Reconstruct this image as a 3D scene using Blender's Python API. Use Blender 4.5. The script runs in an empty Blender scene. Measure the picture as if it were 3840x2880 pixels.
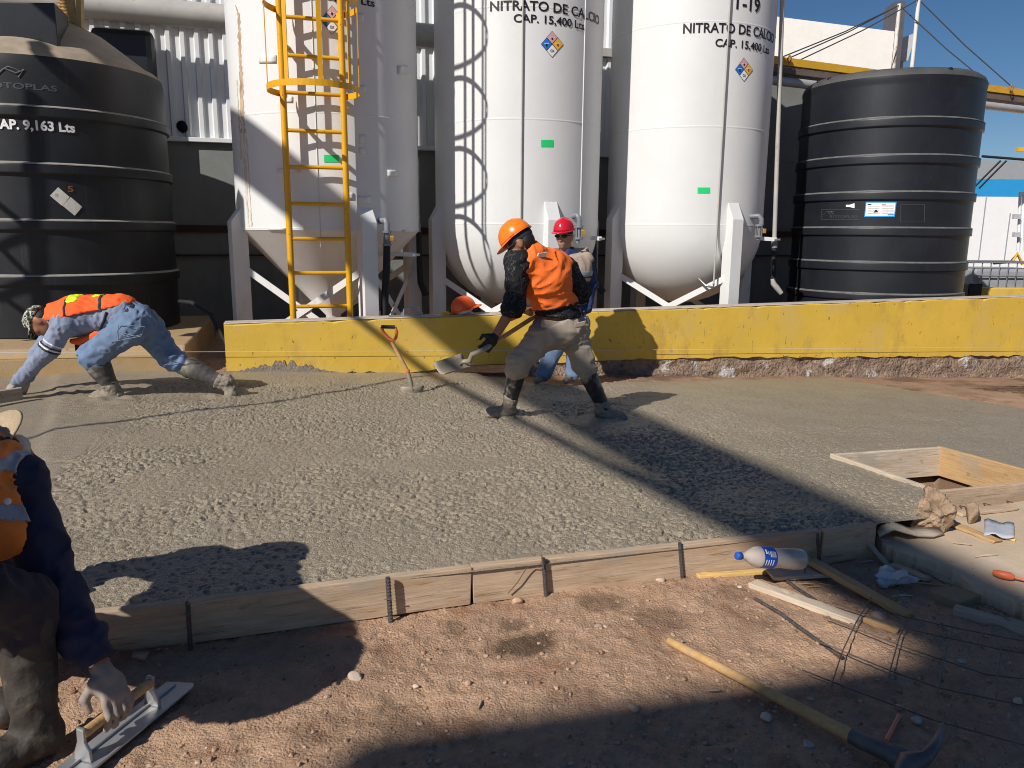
import bpy, math, random
import numpy as np
from mathutils import Vector, Matrix
random.seed(7); RNG = np.random.default_rng(7)
sc = bpy.context.scene
R_ = math.radians
# ---------------------------------------------------------------- camera
CAM_H = 1.5; PITCH = R_(11.07); ROLL = R_(0.5); FPX = 2885.4
cam = bpy.data.cameras.new("camera"); camo = bpy.data.objects.new("camera", cam); sc.collection.objects.link(camo)
cam.sensor_width = 36.0; cam.lens = 36.0*FPX/3840.0; cam.clip_start = 0.05; cam.clip_end = 3000
CR = Matrix.Rotation(math.pi/2-PITCH, 3, 'X') @ Matrix.Rotation(ROLL, 3, 'Z')
camo.matrix_world = Matrix.Translation((0, 0, CAM_H)) @ CR.to_4x4()
sc.camera = camo
# ---------------------------------------------------------------- sun, sky, exposure
SAZ = R_(40.0); SEL = R_(37.0)                      # towards the sun: behind the camera, to its left
SUN = Vector((-math.sin(SAZ)*math.cos(SEL), -math.cos(SAZ)*math.cos(SEL), math.sin(SEL)))
sl = bpy.data.lights.new("sun", 'SUN'); sl.energy = 5.0; sl.angle = R_(0.53); sl.color = (1.0, 0.955, 0.89)
so = bpy.data.objects.new("sun", sl); sc.collection.objects.link(so)
so.rotation_euler = (-SUN).to_track_quat('-Z', 'Y').to_euler()
w = bpy.data.worlds.new("World"); sc.world = w; w.use_nodes = True
wn = w.node_tree.nodes; wl = w.node_tree.links
sky = wn.new('ShaderNodeTexSky'); sky.sky_type = 'NISHITA'; sky.sun_disc = False
sky.sun_elevation = SEL; sky.sun_rotation = math.atan2(SUN.x, SUN.y)
sky.air_density = 1.0; sky.dust_density = 0.2; sky.ozone_density = 3.5; sky.altitude = 1800
hs = wn.new('ShaderNodeHueSaturation'); hs.inputs['Saturation'].default_value = 1.16; wl.new(sky.outputs[0], hs.inputs['Color']); wl.new(hs.outputs[0], wn['Background'].inputs[0]); wn['Background'].inputs[1].default_value = 0.06
sc.view_settings.view_transform = 'Standard'; sc.view_settings.look = 'None'
sc.view_settings.exposure = 0.0; sc.view_settings.gamma = 1.0
sc.render.engine = 'CYCLES'
sc.cycles.max_bounces = 6; sc.cycles.use_denoising = True; sc.cycles.filter_width = 1.0
# ---------------------------------------------------------------- photograph measurements -> world points
C0 = Vector((0, 0, CAM_H))
def ray(x, y): return CR @ Vector(((x-1920)/FPX, -(y-1440)/FPX, -1.0))
def G(x, y, z=0.0):
    d = ray(x, y); return C0 + d*((z-CAM_H)/d.z)
def Yd(x, y, yy):
    d = ray(x, y); return C0 + d*(yy/d.y)
def PL(x, y, p, n):
    d = ray(x, y); return C0 + d*((p-C0).dot(n)/d.dot(n))
YAW = R_(15.5)
U = Vector((math.cos(YAW), math.sin(YAW), 0)); N = Vector((-math.sin(YAW), math.cos(YAW), 0)); ZZ = Vector((0, 0, 1))
B0 = G(365, 2291, .155); B0.z = 0
WL = Yd(842, 1394, 7.73)
WO = Vector((WL.x, WL.y, 0))
def st(p):
    d = Vector((p[0]-B0.x, p[1]-B0.y, 0)); return d.dot(U), d.dot(N)
def xy(s, t): return B0 + U*s + N*t
SW0 = st(WO)[0]; TW = st(WO)[1]
def zs_st(s, t):
    return .155 - np.maximum(t, 0)/TW*(.06+.045*np.clip(s-SW0, -1, 12))
def zs(p):
    s, t = st(p); return float(zs_st(s, t))
def OS(x, y, dz=0.0):                                # point on the fresh slab seen at a pixel
    z = .1
    for _ in range(12):
        p = G(x, y, z+dz); z = zs(p)
    return p
# ---------------------------------------------------------------- noise
_T = RNG.random((8, 256, 256)).astype(np.float32)
def vn(x, y, k=0):
    xi = np.floor(x).astype(int); yi = np.floor(y).astype(int); fx = x-xi; fy = y-yi
    fx = fx*fx*(3-2*fx); fy = fy*fy*(3-2*fy); T = _T[k % 8]
    a = T[xi & 255, yi & 255]; b = T[(xi+1) & 255, yi & 255]; c = T[xi & 255, (yi+1) & 255]; d = T[(xi+1) & 255, (yi+1) & 255]
    return (a*(1-fx)+b*fx)*(1-fy)+(c*(1-fx)+d*fx)*fy
def fbm(x, y, k=0, o=4):
    r = 0; am = .5
    for i in range(o):
        r = r+am*vn(x*2**i+17.3*i, y*2**i-9.1*i, k+i); am *= .5
    return r
def worley(x, y, k=0):
    xi = np.floor(x).astype(int); yi = np.floor(y).astype(int); best = np.full(x.shape, 9.); val = np.zeros(x.shape); T = _T[k % 8]; T2 = _T[(k+1) % 8]; T3 = _T[(k+2) % 8]
    for i in (-1, 0, 1):
        for j in (-1, 0, 1):
            a = (xi+i) & 255; b = (yi+j) & 255; d = np.hypot(x-(xi+i+T[a, b]), y-(yi+j+T2[a, b])); m = d < best; best = np.where(m, d, best); val = np.where(m, T3[a, b], val)
    return best, val
# ---------------------------------------------------------------- materials
def mat(name, col, rough=.6, metal=0., var=.12, vscale=6., bump=0., bscale=60., bdist=.01, spec=.4, stain=None, stretch=None, coat=0., gen=False):
    """stain = list of (colour, noise scale, threshold, softness, stretch xyz, amount)"""
    m = bpy.data.materials.new(name); m.use_nodes = True; nt = m.node_tree; nd = nt.nodes; lk = nt.links
    b = nd['Principled BSDF']; b.inputs['Roughness'].default_value = rough; b.inputs['Metallic'].default_value = metal
    b.inputs['Specular IOR Level'].default_value = spec
    if coat: b.inputs['Coat Weight'].default_value = coat
    tc = nd.new('ShaderNodeTexCoord'); src = tc.outputs['Generated' if gen else 'Object']
    def mapping(sv):
        mp = nd.new('ShaderNodeMapping'); mp.inputs['Scale'].default_value = sv; lk.new(src, mp.inputs[0]); return mp.outputs[0]
    base = mapping(stretch) if stretch else src
    nz = nd.new('ShaderNodeTexNoise'); nz.inputs['Scale'].default_value = vscale; nz.inputs['Detail'].default_value = 6; nz.inputs['Roughness'].default_value = .65
    lk.new(base, nz.inputs[0])
    rp = nd.new('ShaderNodeValToRGB'); lk.new(nz.outputs[0], rp.inputs[0])
    c = Vector(col[:3]); lo = c*(1-var); hi = c*(1+var)
    rp.color_ramp.elements[0].position = .3; rp.color_ramp.elements[1].position = .7
    rp.color_ramp.elements[0].color = (*lo, 1); rp.color_ramp.elements[1].color = (*[min(v, 1) for v in hi], 1)
    out = rp.outputs[0]
    for k, (sc_, ss, th, sf, sv, am) in enumerate(stain or []):
        n2 = nd.new('ShaderNodeTexNoise'); n2.inputs['Scale'].default_value = ss; n2.inputs['Detail'].default_value = 5; n2.inputs['Roughness'].default_value = .6
        lk.new(mapping(sv), n2.inputs[0])
        mr = nd.new('ShaderNodeMapRange'); mr.inputs['From Min'].default_value = th; mr.inputs['From Max'].default_value = th+sf; mr.inputs['To Max'].default_value = am
        lk.new(n2.outputs[0], mr.inputs['Value'])
        mx = nd.new('ShaderNodeMix'); mx.data_type = 'RGBA'; lk.new(mr.outputs[0], mx.inputs[0]); lk.new(out, mx.inputs[6]); mx.inputs[7].default_value = (*sc_[:3], 1)
        out = mx.outputs[2]
    lk.new(out, b.inputs['Base Color'])
    if bump:
        n3 = nd.new('ShaderNodeTexNoise'); n3.inputs['Scale'].default_value = bscale; n3.inputs['Detail'].default_value = 5; lk.new(base, n3.inputs[0])
        bp = nd.new('ShaderNodeBump'); bp.inputs['Strength'].default_value = bump; bp.inputs['Distance'].default_value = bdist
        lk.new(n3.outputs[0], bp.inputs['Height']); lk.new(bp.outputs[0], b.inputs['Normal'])
    return m
def ramp_mat(name, cols, scale, rough=.85, bump=.2, stretch=(1, 1, 1), detail=2, constant=True, bscale=80):
    m = bpy.data.materials.new(name); m.use_nodes = True; nt = m.node_tree; nd = nt.nodes; lk = nt.links
    b = nd['Principled BSDF']; b.inputs['Roughness'].default_value = rough; b.inputs['Specular IOR Level'].default_value = .2
    tc = nd.new('ShaderNodeTexCoord'); mp = nd.new('ShaderNodeMapping'); mp.inputs['Scale'].default_value = stretch; lk.new(tc.outputs['Object'], mp.inputs[0])
    nz = nd.new('ShaderNodeTexNoise'); nz.inputs['Scale'].default_value = scale; nz.inputs['Detail'].default_value = detail; lk.new(mp.outputs[0], nz.inputs[0])
    rp = nd.new('ShaderNodeValToRGB'); rp.color_ramp.interpolation = 'CONSTANT' if constant else 'LINEAR'
    while len(rp.color_ramp.elements) < len(cols): rp.color_ramp.elements.new(.5)
    for e, (p, c) in zip(rp.color_ramp.elements, cols): e.position = p; e.color = (*c, 1)
    lk.new(nz.outputs[0], rp.inputs[0]); lk.new(rp.outputs[0], b.inputs['Base Color'])
    n3 = nd.new('ShaderNodeTexNoise'); n3.inputs['Scale'].default_value = bscale; n3.inputs['Detail'].default_value = 4; lk.new(tc.outputs['Object'], n3.inputs[0])
    bp = nd.new('ShaderNodeBump'); bp.inputs['Strength'].default_value = bump; bp.inputs['Distance'].default_value = .01
    lk.new(n3.outputs[0], bp.inputs['Height']); lk.new(bp.outputs[0], b.inputs['Normal'])
    return m
def wood(name, a, b_, dark, rough=.8):
    """grain runs along the object's own X axis"""
    return mat(name, a, rough, var=.16, vscale=5, stretch=(1.2, 14, 14), bump=.35, bscale=9, bdist=.006, spec=.2,
               stain=[(b_, 3.0, .5, .18, (1, 5, 5), .8), ((.34, .30, .245), 2.6, .57, .10, (1, 2, 2), .55), (dark, 6, .62, .05, (.8, 22, 22), .7), (dark, 9, .66, .06, (1, 1.5, 1.5), .55)])
W1 = (1, 1, 1)
MAT = dict(
 white=mat('white_paint', (.70, .70, .69), .42, var=.03, vscale=2, bump=.06, bscale=5, bdist=.02, stain=[((.62, .60, .56), 3, .62, .2, (2, 2, .35), .35)]),
 whitedirty=mat('white_paint_weathered', (.66, .65, .63), .5, var=.05, vscale=3, stain=[((.42, .36, .28), 6, .6, .16, (2, 2, .5), .5), ((.25, .13, .06), 14, .7, .05, W1, .7)]),
 cone=mat('white_paint_dusty', (.72, .70, .67), .5, var=.06, vscale=2, stain=[((.45, .38, .3), 4, .56, .25, (1, 1, .6), .5)]),
 rust=mat('rust_streak', (.45, .32, .2), .8, var=.5, vscale=30, stretch=(1, 1, .25)),
 yellow=mat('yellow_steel_paint', (.70, .36, .012), .38, var=.08, vscale=6, stain=[((.22, .12, .03), 26, .66, .04, W1, .8)]),
 fascia=mat('yellow_fascia', (.72, .40, .03), .5, var=.1, vscale=2, stain=[((.3, .2, .08), 6, .6, .1, (1, 1, 3), .5)]),
 black=mat('black_polyethylene', (.011, .013, .018), .42, var=.25, vscale=3, spec=.45, bump=.05, bscale=14, bdist=.01,
           stain=[((.026, .028, .034), 1.6, .54, .3, (1, 1, 1.5), .6), ((.16, .15, .14), 40, .72, .03, W1, .5), ((.04, .041, .044), 5, .60, .2, (4, 4, .3), .4)]),
 blackdust=mat('black_polyethylene_dusty', (.012, .014, .0175), .46, var=.3, vscale=3, spec=.4, bump=.05, bscale=14,
           stain=[((.030, .030, .030), 1.4, .52, .3, W1, .6), ((.07, .06, .046), 3, .60, .16, (5, 5, .3), .45), ((.2, .2, .19), 50, .72, .03, W1, .6)]),
 dust=mat('dusty_roof_plastic', (.30, .245, .18), .8, var=.2, vscale=5),
 greywall=mat('grey_render', (.20, .21, .20), .85, var=.1, vscale=3, bump=.2, bscale=60, stain=[((.10, .10, .10), 2, .55, .2, (1, 1, .5), .5)]),
 sheet=mat('pale_metal_sheet', (.70, .71, .72), .45, var=.05, vscale=2, stain=[((.35, .27, .2), 20, .7, .04, W1, .7)]),
 plaster=mat('white_plaster', (.74, .71, .66), .9, var=.04, vscale=4, bump=.1, bscale=30, stain=[((.5, .47, .43), 3, .58, .2, (1, 1, .2), .5)]),
 pipegrey=mat('grey_pipe_paint', (.42, .40, .37), .5, var=.12, vscale=4, stain=[((.3, .2, .12), 9, .64, .06, W1, .5)]),
 pvc=mat('grey_pvc', (.20, .21, .23), .4, var=.08, vscale=5),
 hose=mat('black_hose', (.016, .016, .017), .75, var=.2, vscale=20),
 steel=mat('bare_steel', (.42, .42, .42), .35, .85, var=.15, vscale=20),
 brass=mat('brass_handle', (.6, .33, .08), .35, .6, var=.1),
 green=mat('green_label', (.02, .62, .18), .5, var=.03),
 ink=mat('black_lettering', (.012, .012, .016), .5, var=.05),
 inkwhite=mat('white_lettering', (.78, .78, .80), .6, var=.08, vscale=30),
 lblwhite=mat('white_label', (.78, .78, .78), .5, var=.03), lblpink=mat('faded_red_label', (.62, .36, .38), .5, var=.05),
 lblblue=mat('blue_label', (.02, .16, .55), .5, var=.05), lblamber=mat('amber_label', (.80, .42, .06), .5, var=.05),
 lblgrey=mat('grey_print', (.45, .46, .48), .6, var=.2, vscale=40), lblcyan=mat('cyan_label_border', (.02, .30, .66), .5, var=.03),
 paper=mat('peeling_white_label', (.62, .61, .56), .7, var=.12, vscale=25, stain=[((.3, .24, .16), 12, .58, .1, W1, .7)]),
 wall=mat('yellow_wall_paint', (.69, .445, .06), .66, var=.10, vscale=1.3, bump=.25, bscale=22, bdist=.008,
          stain=[((.60, .42, .14), 2.2, .5, .2, W1, .7), ((.45, .27, .07), 3.5, .56, .14, (1, 1, .6), .6), ((.24, .125, .03), 19, .662, .025, (1, 1, .6), .85), ((.30, .18, .05), 7, .668, .02, (4, 4, .5), .7), ((.36, .33, .30), 2.6, .70, .012, (1, 1, 1.6), 1.)]),
 capc=mat('worn_concrete_cap', (.47, .40, .34), .9, var=.2, vscale=12, bump=.3, bscale=50),
 plinth=mat('faded_yellow_concrete', (.38, .255, .12), .85, var=.14, vscale=3, bump=.25, bscale=35, stain=[((.38, .28, .20), 2.4, .48, .15, (1, 1, 2), .9), ((.20, .12, .07), 8, .64, .06, W1, .7)]),
 found=mat('raw_foundation', (.27, .19, .135), .95, var=.4, vscale=14, bump=1., bscale=26, bdist=.04, stain=[((.56, .53, .50), 2.6, .575, .05, (1, 1, 1.4), .9), ((.10, .06, .045), 9, .58, .1, W1, .8)]),
 rebar=mat('rebar', (.11, .10, .10), .5, .5, var=.4, vscale=40, stain=[((.24, .11, .05), 15, .55, .15, W1, .6)]),
 wire=mat('steel_wire', (.13, .105, .09), .5, .5, var=.4, vscale=20), wirer=mat('rusty_wire', (.14, .075, .045), .8, var=.4, vscale=20),
 board=wood('form_board_wood', (.49, .36, .245), (.40, .265, .16), (.20, .12, .07)),
 pale=wood('weathered_pale_wood', (.56, .46, .35), (.46, .36, .25), (.2, .13, .08)),
 orangewood=wood('fresh_orange_wood', (.50, .32, .155), (.42, .255, .115), (.25, .14, .06)),
 yellowwood=wood('split_yellow_wood', (.66, .44, .16), (.55, .36, .13), (.3, .18, .07)),
 greywood=wood('grey_wood', (.40, .32, .25), (.30, .235, .175), (.13, .09, .06)),
 handle=wood('tool_handle_wood', (.52, .32, .14), (.44, .26, .11), (.3, .17, .07), .5),
 helmo=mat('orange_helmet_plastic', (.86, .20, .015), .25, var=.04, spec=.5), helmo2=mat('red_orange_helmet_plastic', (.82, .11, .015), .3, var=.05, spec=.5),
 helmr=mat('red_helmet_plastic', (.56, .012, .03), .2, var=.04, spec=.6),
 strap=mat('dark_webbing', (.02, .02, .024), .7), strapw=mat('white_liner', (.6, .6, .62), .6),
 skin=mat('skin', (.30, .135, .075), .5, var=.1, vscale=14, spec=.35), skin2=mat('lighter_skin', (.42, .22, .14), .5, var=.08, vscale=14, spec=.35),
 hair=mat('black_hair', (.012, .010, .010), .6, bump=.4, bscale=150),
 vest=mat('orange_vest', (.92, .175, .025), .8, var=.07, vscale=9, bump=.35, bscale=26, bdist=.012, stain=[((.7, .12, .02), 16, .6, .1, W1, .5)]),
 vest2=mat('red_orange_vest', (.90, .12, .02), .8, var=.08, vscale=9, bump=.35, bscale=30, bdist=.012),
 vest3=mat('worn_orange_vest', (.80, .22, .035), .8, var=.12, vscale=9, bump=.3, bscale=70, bdist=.008),
 trim=mat('black_vest_trim', (.018, .018, .02), .8), lime=mat('lime_reflective', (.62, .80, .02), .6, var=.1), silver=mat('silver_reflective', (.30, .32, .36), .4, var=.08, vscale=20),
 khaki=mat('khaki_trousers', (.35, .29, .225), .88, var=.1, vscale=8, bump=.35, bscale=28, bdist=.012, stain=[((.42, .36, .28), 3, .56, .1, W1, .8), ((.03, .024, .02), 7.5, .685, .03, W1, .95)]),
 jeans=mat('blue_jeans', (.13, .19, .30), .85, var=.2, vscale=10, bump=.35, bscale=30, bdist=.012, stain=[((.21, .29, .42), 4, .5, .25, (1, 1, .7), .6), ((.20, .19, .18), 7, .62, .12, W1, .35)]),
 sweater=mat('blue_grey_sweater', (.215, .25, .345), .9, var=.1, vscale=14, bump=.3, bscale=40, bdist=.01),
 blouse=mat('navy_shirt', (.018, .022, .055), .85, var=.25, vscale=7, bump=.45, bscale=22, bdist=.015),
 bluesh=mat('blue_work_shirt', (.025, .042, .12), .85, var=.2, vscale=10, bump=.4, bscale=26, bdist=.012),
 tan=mat('tan_vest', (.40, .31, .235), .85, var=.1, vscale=12, bump=.25, bscale=40),
 dktrouser=mat('dark_trousers', (.035, .03, .036), .9, var=.3, vscale=8, bump=.4, bscale=24, bdist=.015, stain=[((.10, .085, .075), 5, .58, .15, W1, .4)]),
 blackshirt=ramp_mat('patterned_black_shirt', [(0, (.013, .013, .015)), (.49, (.013, .013, .015)), (.505, (.085, .085, .09)), (.525, (.014, .014, .016)), (.6, (.014, .014, .016)), (.61, (.075, .075, .08)), (.625, (.012, .012, .014))], 16, constant=True, bump=.4, bscale=26),
 camo=ramp_mat('camouflage_cloth', [(0, (.02, .025, .018)), (.42, (.10, .11, .07)), (.5, (.55, .54, .48)), (.56, (.03, .035, .025)), (.63, (.34, .33, .27))], 22),
 glove=mat('black_glove', (.012, .012, .013), .6, var=.2), glovegrey=mat('cement_dusted_glove', (.30, .275, .25), .9, var=.15, vscale=20, bump=.3, bscale=60, bdist=.005, stain=[((.05, .06, .12), 7, .6, .1, W1, .8)]),
 glovefg=mat('dusty_work_glove', (.30, .245, .205), .85, var=.15, vscale=20, bump=.3, bscale=70, bdist=.004, stain=[((.03, .035, .08), 9, .62, .05, W1, .9)]),
 boot=mat('black_rubber_boot', (.022, .022, .024), .4, var=.2, vscale=8, stain=[((.30, .255, .20), 7, .52, .12, W1, .85)]),
 bootmud=mat('cement_caked_boot', (.25, .21, .165), .7, var=.25, vscale=14, bump=.6, bscale=40, bdist=.02),
 bootfg=mat('muddy_boot', (.05, .042, .034), .7, var=.4, vscale=9, bump=.4, bscale=30, bdist=.015, stain=[((.22, .18, .12), 6, .60, .1, W1, .7)]),
 straw=mat('tan_felt_hat', (.50, .38, .24), .9, var=.1, vscale=20, bump=.3, bscale=90),
 orangeplastic=mat('orange_plastic_grip', (.75, .17, .07), .45, var=.08), blade=mat('cement_coated_blade', (.30, .255, .195), .45, var=.15, vscale=9, bump=.3, bscale=40, bdist=.006),
 trowel=mat('worn_aluminium', (.40, .40, .405), .4, .55, var=.12, vscale=8, stain=[((.30, .28, .25), 7, .55, .12, W1, .6)]),
 cap=mat('blue_cap', (.015, .10, .48), .35), pet=mat('cloudy_plastic', (.50, .42, .37), .22, var=.1, vscale=12, spec=.6, stain=[((.68, .66, .64), 9, .5, .2, W1, .8)]),
 film=mat('crumpled_plastic', (.45, .46, .50), .4, var=.1, vscale=10, spec=.6), floor_old=mat('sandy_old_concrete', (.52, .40, .28), .9, var=.1, vscale=5, bump=.3, bscale=60, bdist=.006, stain=[((.28, .19, .12), 26, .66, .04, W1, .8), ((.66, .56, .45), 3, .55, .2, W1, .6), ((.33, .23, .15), 2.2, .57, .15, W1, .6)]),
 rock=mat('broken_concrete', (.33, .23, .15), .95, var=.3, vscale=9, bump=.8, bscale=25, bdist=.02, stain=[((.58, .50, .41), 7, .57, .08, W1, .9), ((.17, .09, .05), 6, .58, .1, W1, .8)]),
 stone=mat('pebble', (.42, .31, .22), .9, var=.3, vscale=7, bump=.3, bscale=50),
 iron=mat('worn_forged_iron', (.13, .125, .125), .55, .3, var=.3, vscale=14, stain=[((.22, .15, .15), 18, .56, .12, W1, .7)]),
 bluebld=mat('blue_band_paint', (.02, .29, .62), .6, var=.04), greybld=mat('grey_band_paint', (.30, .32, .35), .6, var=.05), whitebld=mat('white_panel_paint', (.80, .81, .82), .6, var=.03),
 galv=mat('galvanised_cage', (.35, .36, .37), .4, .6, var=.15), totem=mat('cloudy_tote', (.30, .31, .33), .5, var=.15, vscale=4),
)
# ---------------------------------------------------------------- object helpers
COL = sc.collection
def winv(p): return Matrix.Translation(-p.location) if (p is not None and p.type == 'EMPTY') else Matrix.Identity(4)
def tag(o, label=None, cat=None, group=None, kind=None):
    if label: o['label'] = label
    if cat: o['category'] = cat
    if group: o['group'] = group
    if kind: o['kind'] = kind
    return o
def thing(name, label, cat, loc, group=None):
    o = bpy.data.objects.new(name, None); COL.objects.link(o); o.location = loc; o.empty_display_size = .1
    return tag(o, label, cat, group)
def mesh_obj(name, V, F, m, parent=None, smooth=False, matrix=None):
    me = bpy.data.meshes.new(name)
    if isinstance(V, np.ndarray) and isinstance(F, np.ndarray):
        k = F.shape[1]; me.vertices.add(len(V)); me.vertices.foreach_set('co', V.astype(np.float32).ravel())
        me.loops.add(F.size); me.loops.foreach_set('vertex_index', F.astype(np.int32).ravel())
        me.polygons.add(len(F)); me.polygons.foreach_set('loop_start', np.arange(0, F.size, k, dtype=np.int32))
        me.update(calc_edges=True); me.validate()
    else:
        me.from_pydata([tuple(v) for v in V], [], [tuple(f) for f in F])
    me.polygons.foreach_set('use_smooth', [smooth]*len(me.polygons)); me.update()
    ms = m if isinstance(m, (list, tuple)) else [m]
    for q in ms: me.materials.append(MAT[q] if isinstance(q, str) else q)
    o = bpy.data.objects.new(name, me); COL.objects.link(o)
    if matrix is not None: o.matrix_world = matrix
    if parent is not None:
        o.parent = parent; o.matrix_parent_inverse = winv(parent)
    return o
def frame(d, up=ZZ):
    d = d.normalized(); s = d.cross(up)
    if s.length < 1e-4: s = d.cross(Vector((1, 0, 0)))
    s.normalize(); return d, s, s.cross(d).normalized()
class MB:
    def __init__(s): s.v = []; s.f = []; s.sm = []; s.mi = []; s.cur = 0
    def _add(s, v, f, sm=False):
        n = len(s.v); s.v += [Vector(q) for q in v]; s.f += [tuple(i+n for i in q) for q in f]; s.sm += [sm]*len(f); s.mi += [s.cur]*len(f)
    def box(s, a, b, c, d, x):           # centre, axes half vectors
        pass
    def obox(s, c, ax, ay, az):          # centre + three half-axis vectors
        v = [c+ax*i+ay*j+az*k for i in (-1, 1) for j in (-1, 1) for k in (-1, 1)]
        s._add(v, [(0, 1, 3, 2), (4, 6, 7, 5), (0, 4, 5, 1), (2, 3, 7, 6), (0, 2, 6, 4), (1, 5, 7, 3)])
        return s
    def bar(s, p0, p1, w, h, up=ZZ):
        d, sd, u = frame(p1-p0, up); return s.obox((p0+p1)/2, (p1-p0)/2, sd*w/2, u*h/2)
    def tube(s, pts, r, n=10, cap=True, closed=False, flat=None):
        pts = [Vector(p) for p in pts]; rs = r if isinstance(r, (list, tuple)) else [r]*len(pts)
        rings = []; up = ZZ; m = len(pts)
        for i, p in enumerate(pts):
            a = pts[(i-1) % m] if (i > 0 or closed) else p; b = pts[(i+1) % m] if (i < m-1 or closed) else p
            d = (b-a); d.normalize()
            if i == 0:
                d, sd, u = frame(d, ZZ if abs(d.z) < .95 else Vector((0, 1, 0)))
            else:
                sd = sd-d*sd.dot(d); sd.normalize(); u = sd.cross(d)
            rings.append([p+(sd*math.cos(2*math.pi*k/n)+u*math.sin(2*math.pi*k/n))*rs[i] for k in range(n)])
        v = [q for g in rings for q in g]; f = []
        for i in range(m if closed else m-1):
            j = (i+1) % m
            for k in range(n): f.append((i*n+k, i*n+(k+1) % n, j*n+(k+1) % n, j*n+k))
        s._add(v, f, True)
        if cap and not closed: s._add(rings[0], [tuple(range(n))[::-1]]); s._add(rings[-1], [tuple(range(n))])
        return s
    def lathe(s, prof, c, n=48, a0=0, a1=2*math.pi, sm=True, axis=None, ref=None):
        """prof = [(radius, height)] around an axis through c"""
        full = abs(a1-a0-2*math.pi) < 1e-6; m = n if full else n+1
        if axis is None: ex, ey, ez = Vector((1, 0, 0)), Vector((0, 1, 0)), ZZ
        else:
            ez, ex, ey = frame(Vector(axis), ref or ZZ)
        v = [c+(ex*math.cos(a0+(a1-a0)*k/n)+ey*math.sin(a0+(a1-a0)*k/n))*r+ez*h for r, h in prof for k in range(m)]
        f = []
        for i in range(len(prof)-1):
            for k in range(n):
                k2 = (k+1) % m; f.append((i*m+k, i*m+k2, (i+1)*m+k2, (i+1)*m+k))
        s._add(v, f, sm); return s
    def prism(s, poly, dv):              # polygon (list of points) extruded by vector
        n = len(poly); v = [Vector(p) for p in poly]+[Vector(p)+dv for p in poly]
        f = [tuple(range(n))[::-1], tuple(range(n, 2*n))]+[(i, (i+1) % n, n+(i+1) % n, n+i) for i in range(n)]
        s._add(v, f); return s
    def lump(s, c, r, seed=0, sub=2, squash=(1, 1, 1), rough=.25, rot=None):
        import bmesh
        bm = bmesh.new(); bmesh.ops.create_icosphere(bm, subdivisions=sub, radius=1.0)
        rr = random.Random(seed); ph = [Vector((rr.uniform(-1, 1), rr.uniform(-1, 1), rr.uniform(-1, 1))).normalized() for _ in range(9)]; of = [rr.uniform(.45, .95) for _ in ph]
        vs = []
        for q in bm.verts:
            d = q.co.normalized(); k = 1.0
            for p_, o_ in zip(ph, of):
                t = d.dot(p_)
                if t > o_: k = min(k, 1-(1-o_/t)*1.0*(rough/.25))
            k *= 1+rr.uniform(-.04, .04)
            p = Vector((d.x*squash[0], d.y*squash[1], d.z*squash[2]))*k*r
            if rot: p = rot @ p
            vs.append(c+p)
        s._add(vs, [[q.index for q in f.verts] for f in bm.faces], sub > 2); bm.free(); return s
    def build(s, name, m, parent=None, bevel=0., matrix=None):
        o = mesh_obj(name, s.v, s.f, m, parent, False, matrix)
        o.data.polygons.foreach_set('use_smooth', s.sm); o.data.polygons.foreach_set('material_index', s.mi); o.data.update()
        if bevel:
            b = o.modifiers.new('bevel', 'BEVEL'); b.width = bevel; b.segments = 2; b.limit_method = 'ANGLE'; b.angle_limit = R_(40)
        return o
def plank(name, label, cat, p0, p1, w, t, m, up=ZZ, group=None, parent=None, rag=.004, seg=8, warp=.0):
    """a plank in its own frame: X along the grain"""
    d, sd, u = frame(p1-p0, up); L = (p1-p0).length; rr = random.Random(hash(round(L*1e4)) & 0xffff)
    v = []; f = []
    for i in range(seg+1):
        x = L*i/seg; bw = warp*math.sin(math.pi*i/seg)
        for (a, b) in ((-1, -1), (1, -1), (1, 1), (-1, 1)):
            v.append((x+(rr.uniform(-rag, rag)*2 if i in (0, seg) else 0), a*w/2+rr.uniform(-rag, rag)*.5, b*t/2+bw+rr.uniform(-rag, rag)*.5))
    for i in range(seg):
        for k in range(4): f.append((i*4+k, (i+1)*4+k, (i+1)*4+(k+1) % 4, i*4+(k+1) % 4))
    f += [(3, 2, 1, 0)][:0]+[(0, 1, 2, 3)]+[tuple(seg*4+k for k in (3, 2, 1, 0))]
    f = [tuple(q)[::-1] for q in f]
    M = Matrix((d, sd, u)).transposed().to_4x4(); M.translation = p0
    o = mesh_obj(name, v, f, m, parent, False, M)
    b = o.modifiers.new('bevel', 'BEVEL'); b.width = min(.004, t*.2); b.segments = 2; b.limit_method = 'ANGLE'; b.angle_limit = R_(50)
    return tag(o, label, cat, group)
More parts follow.
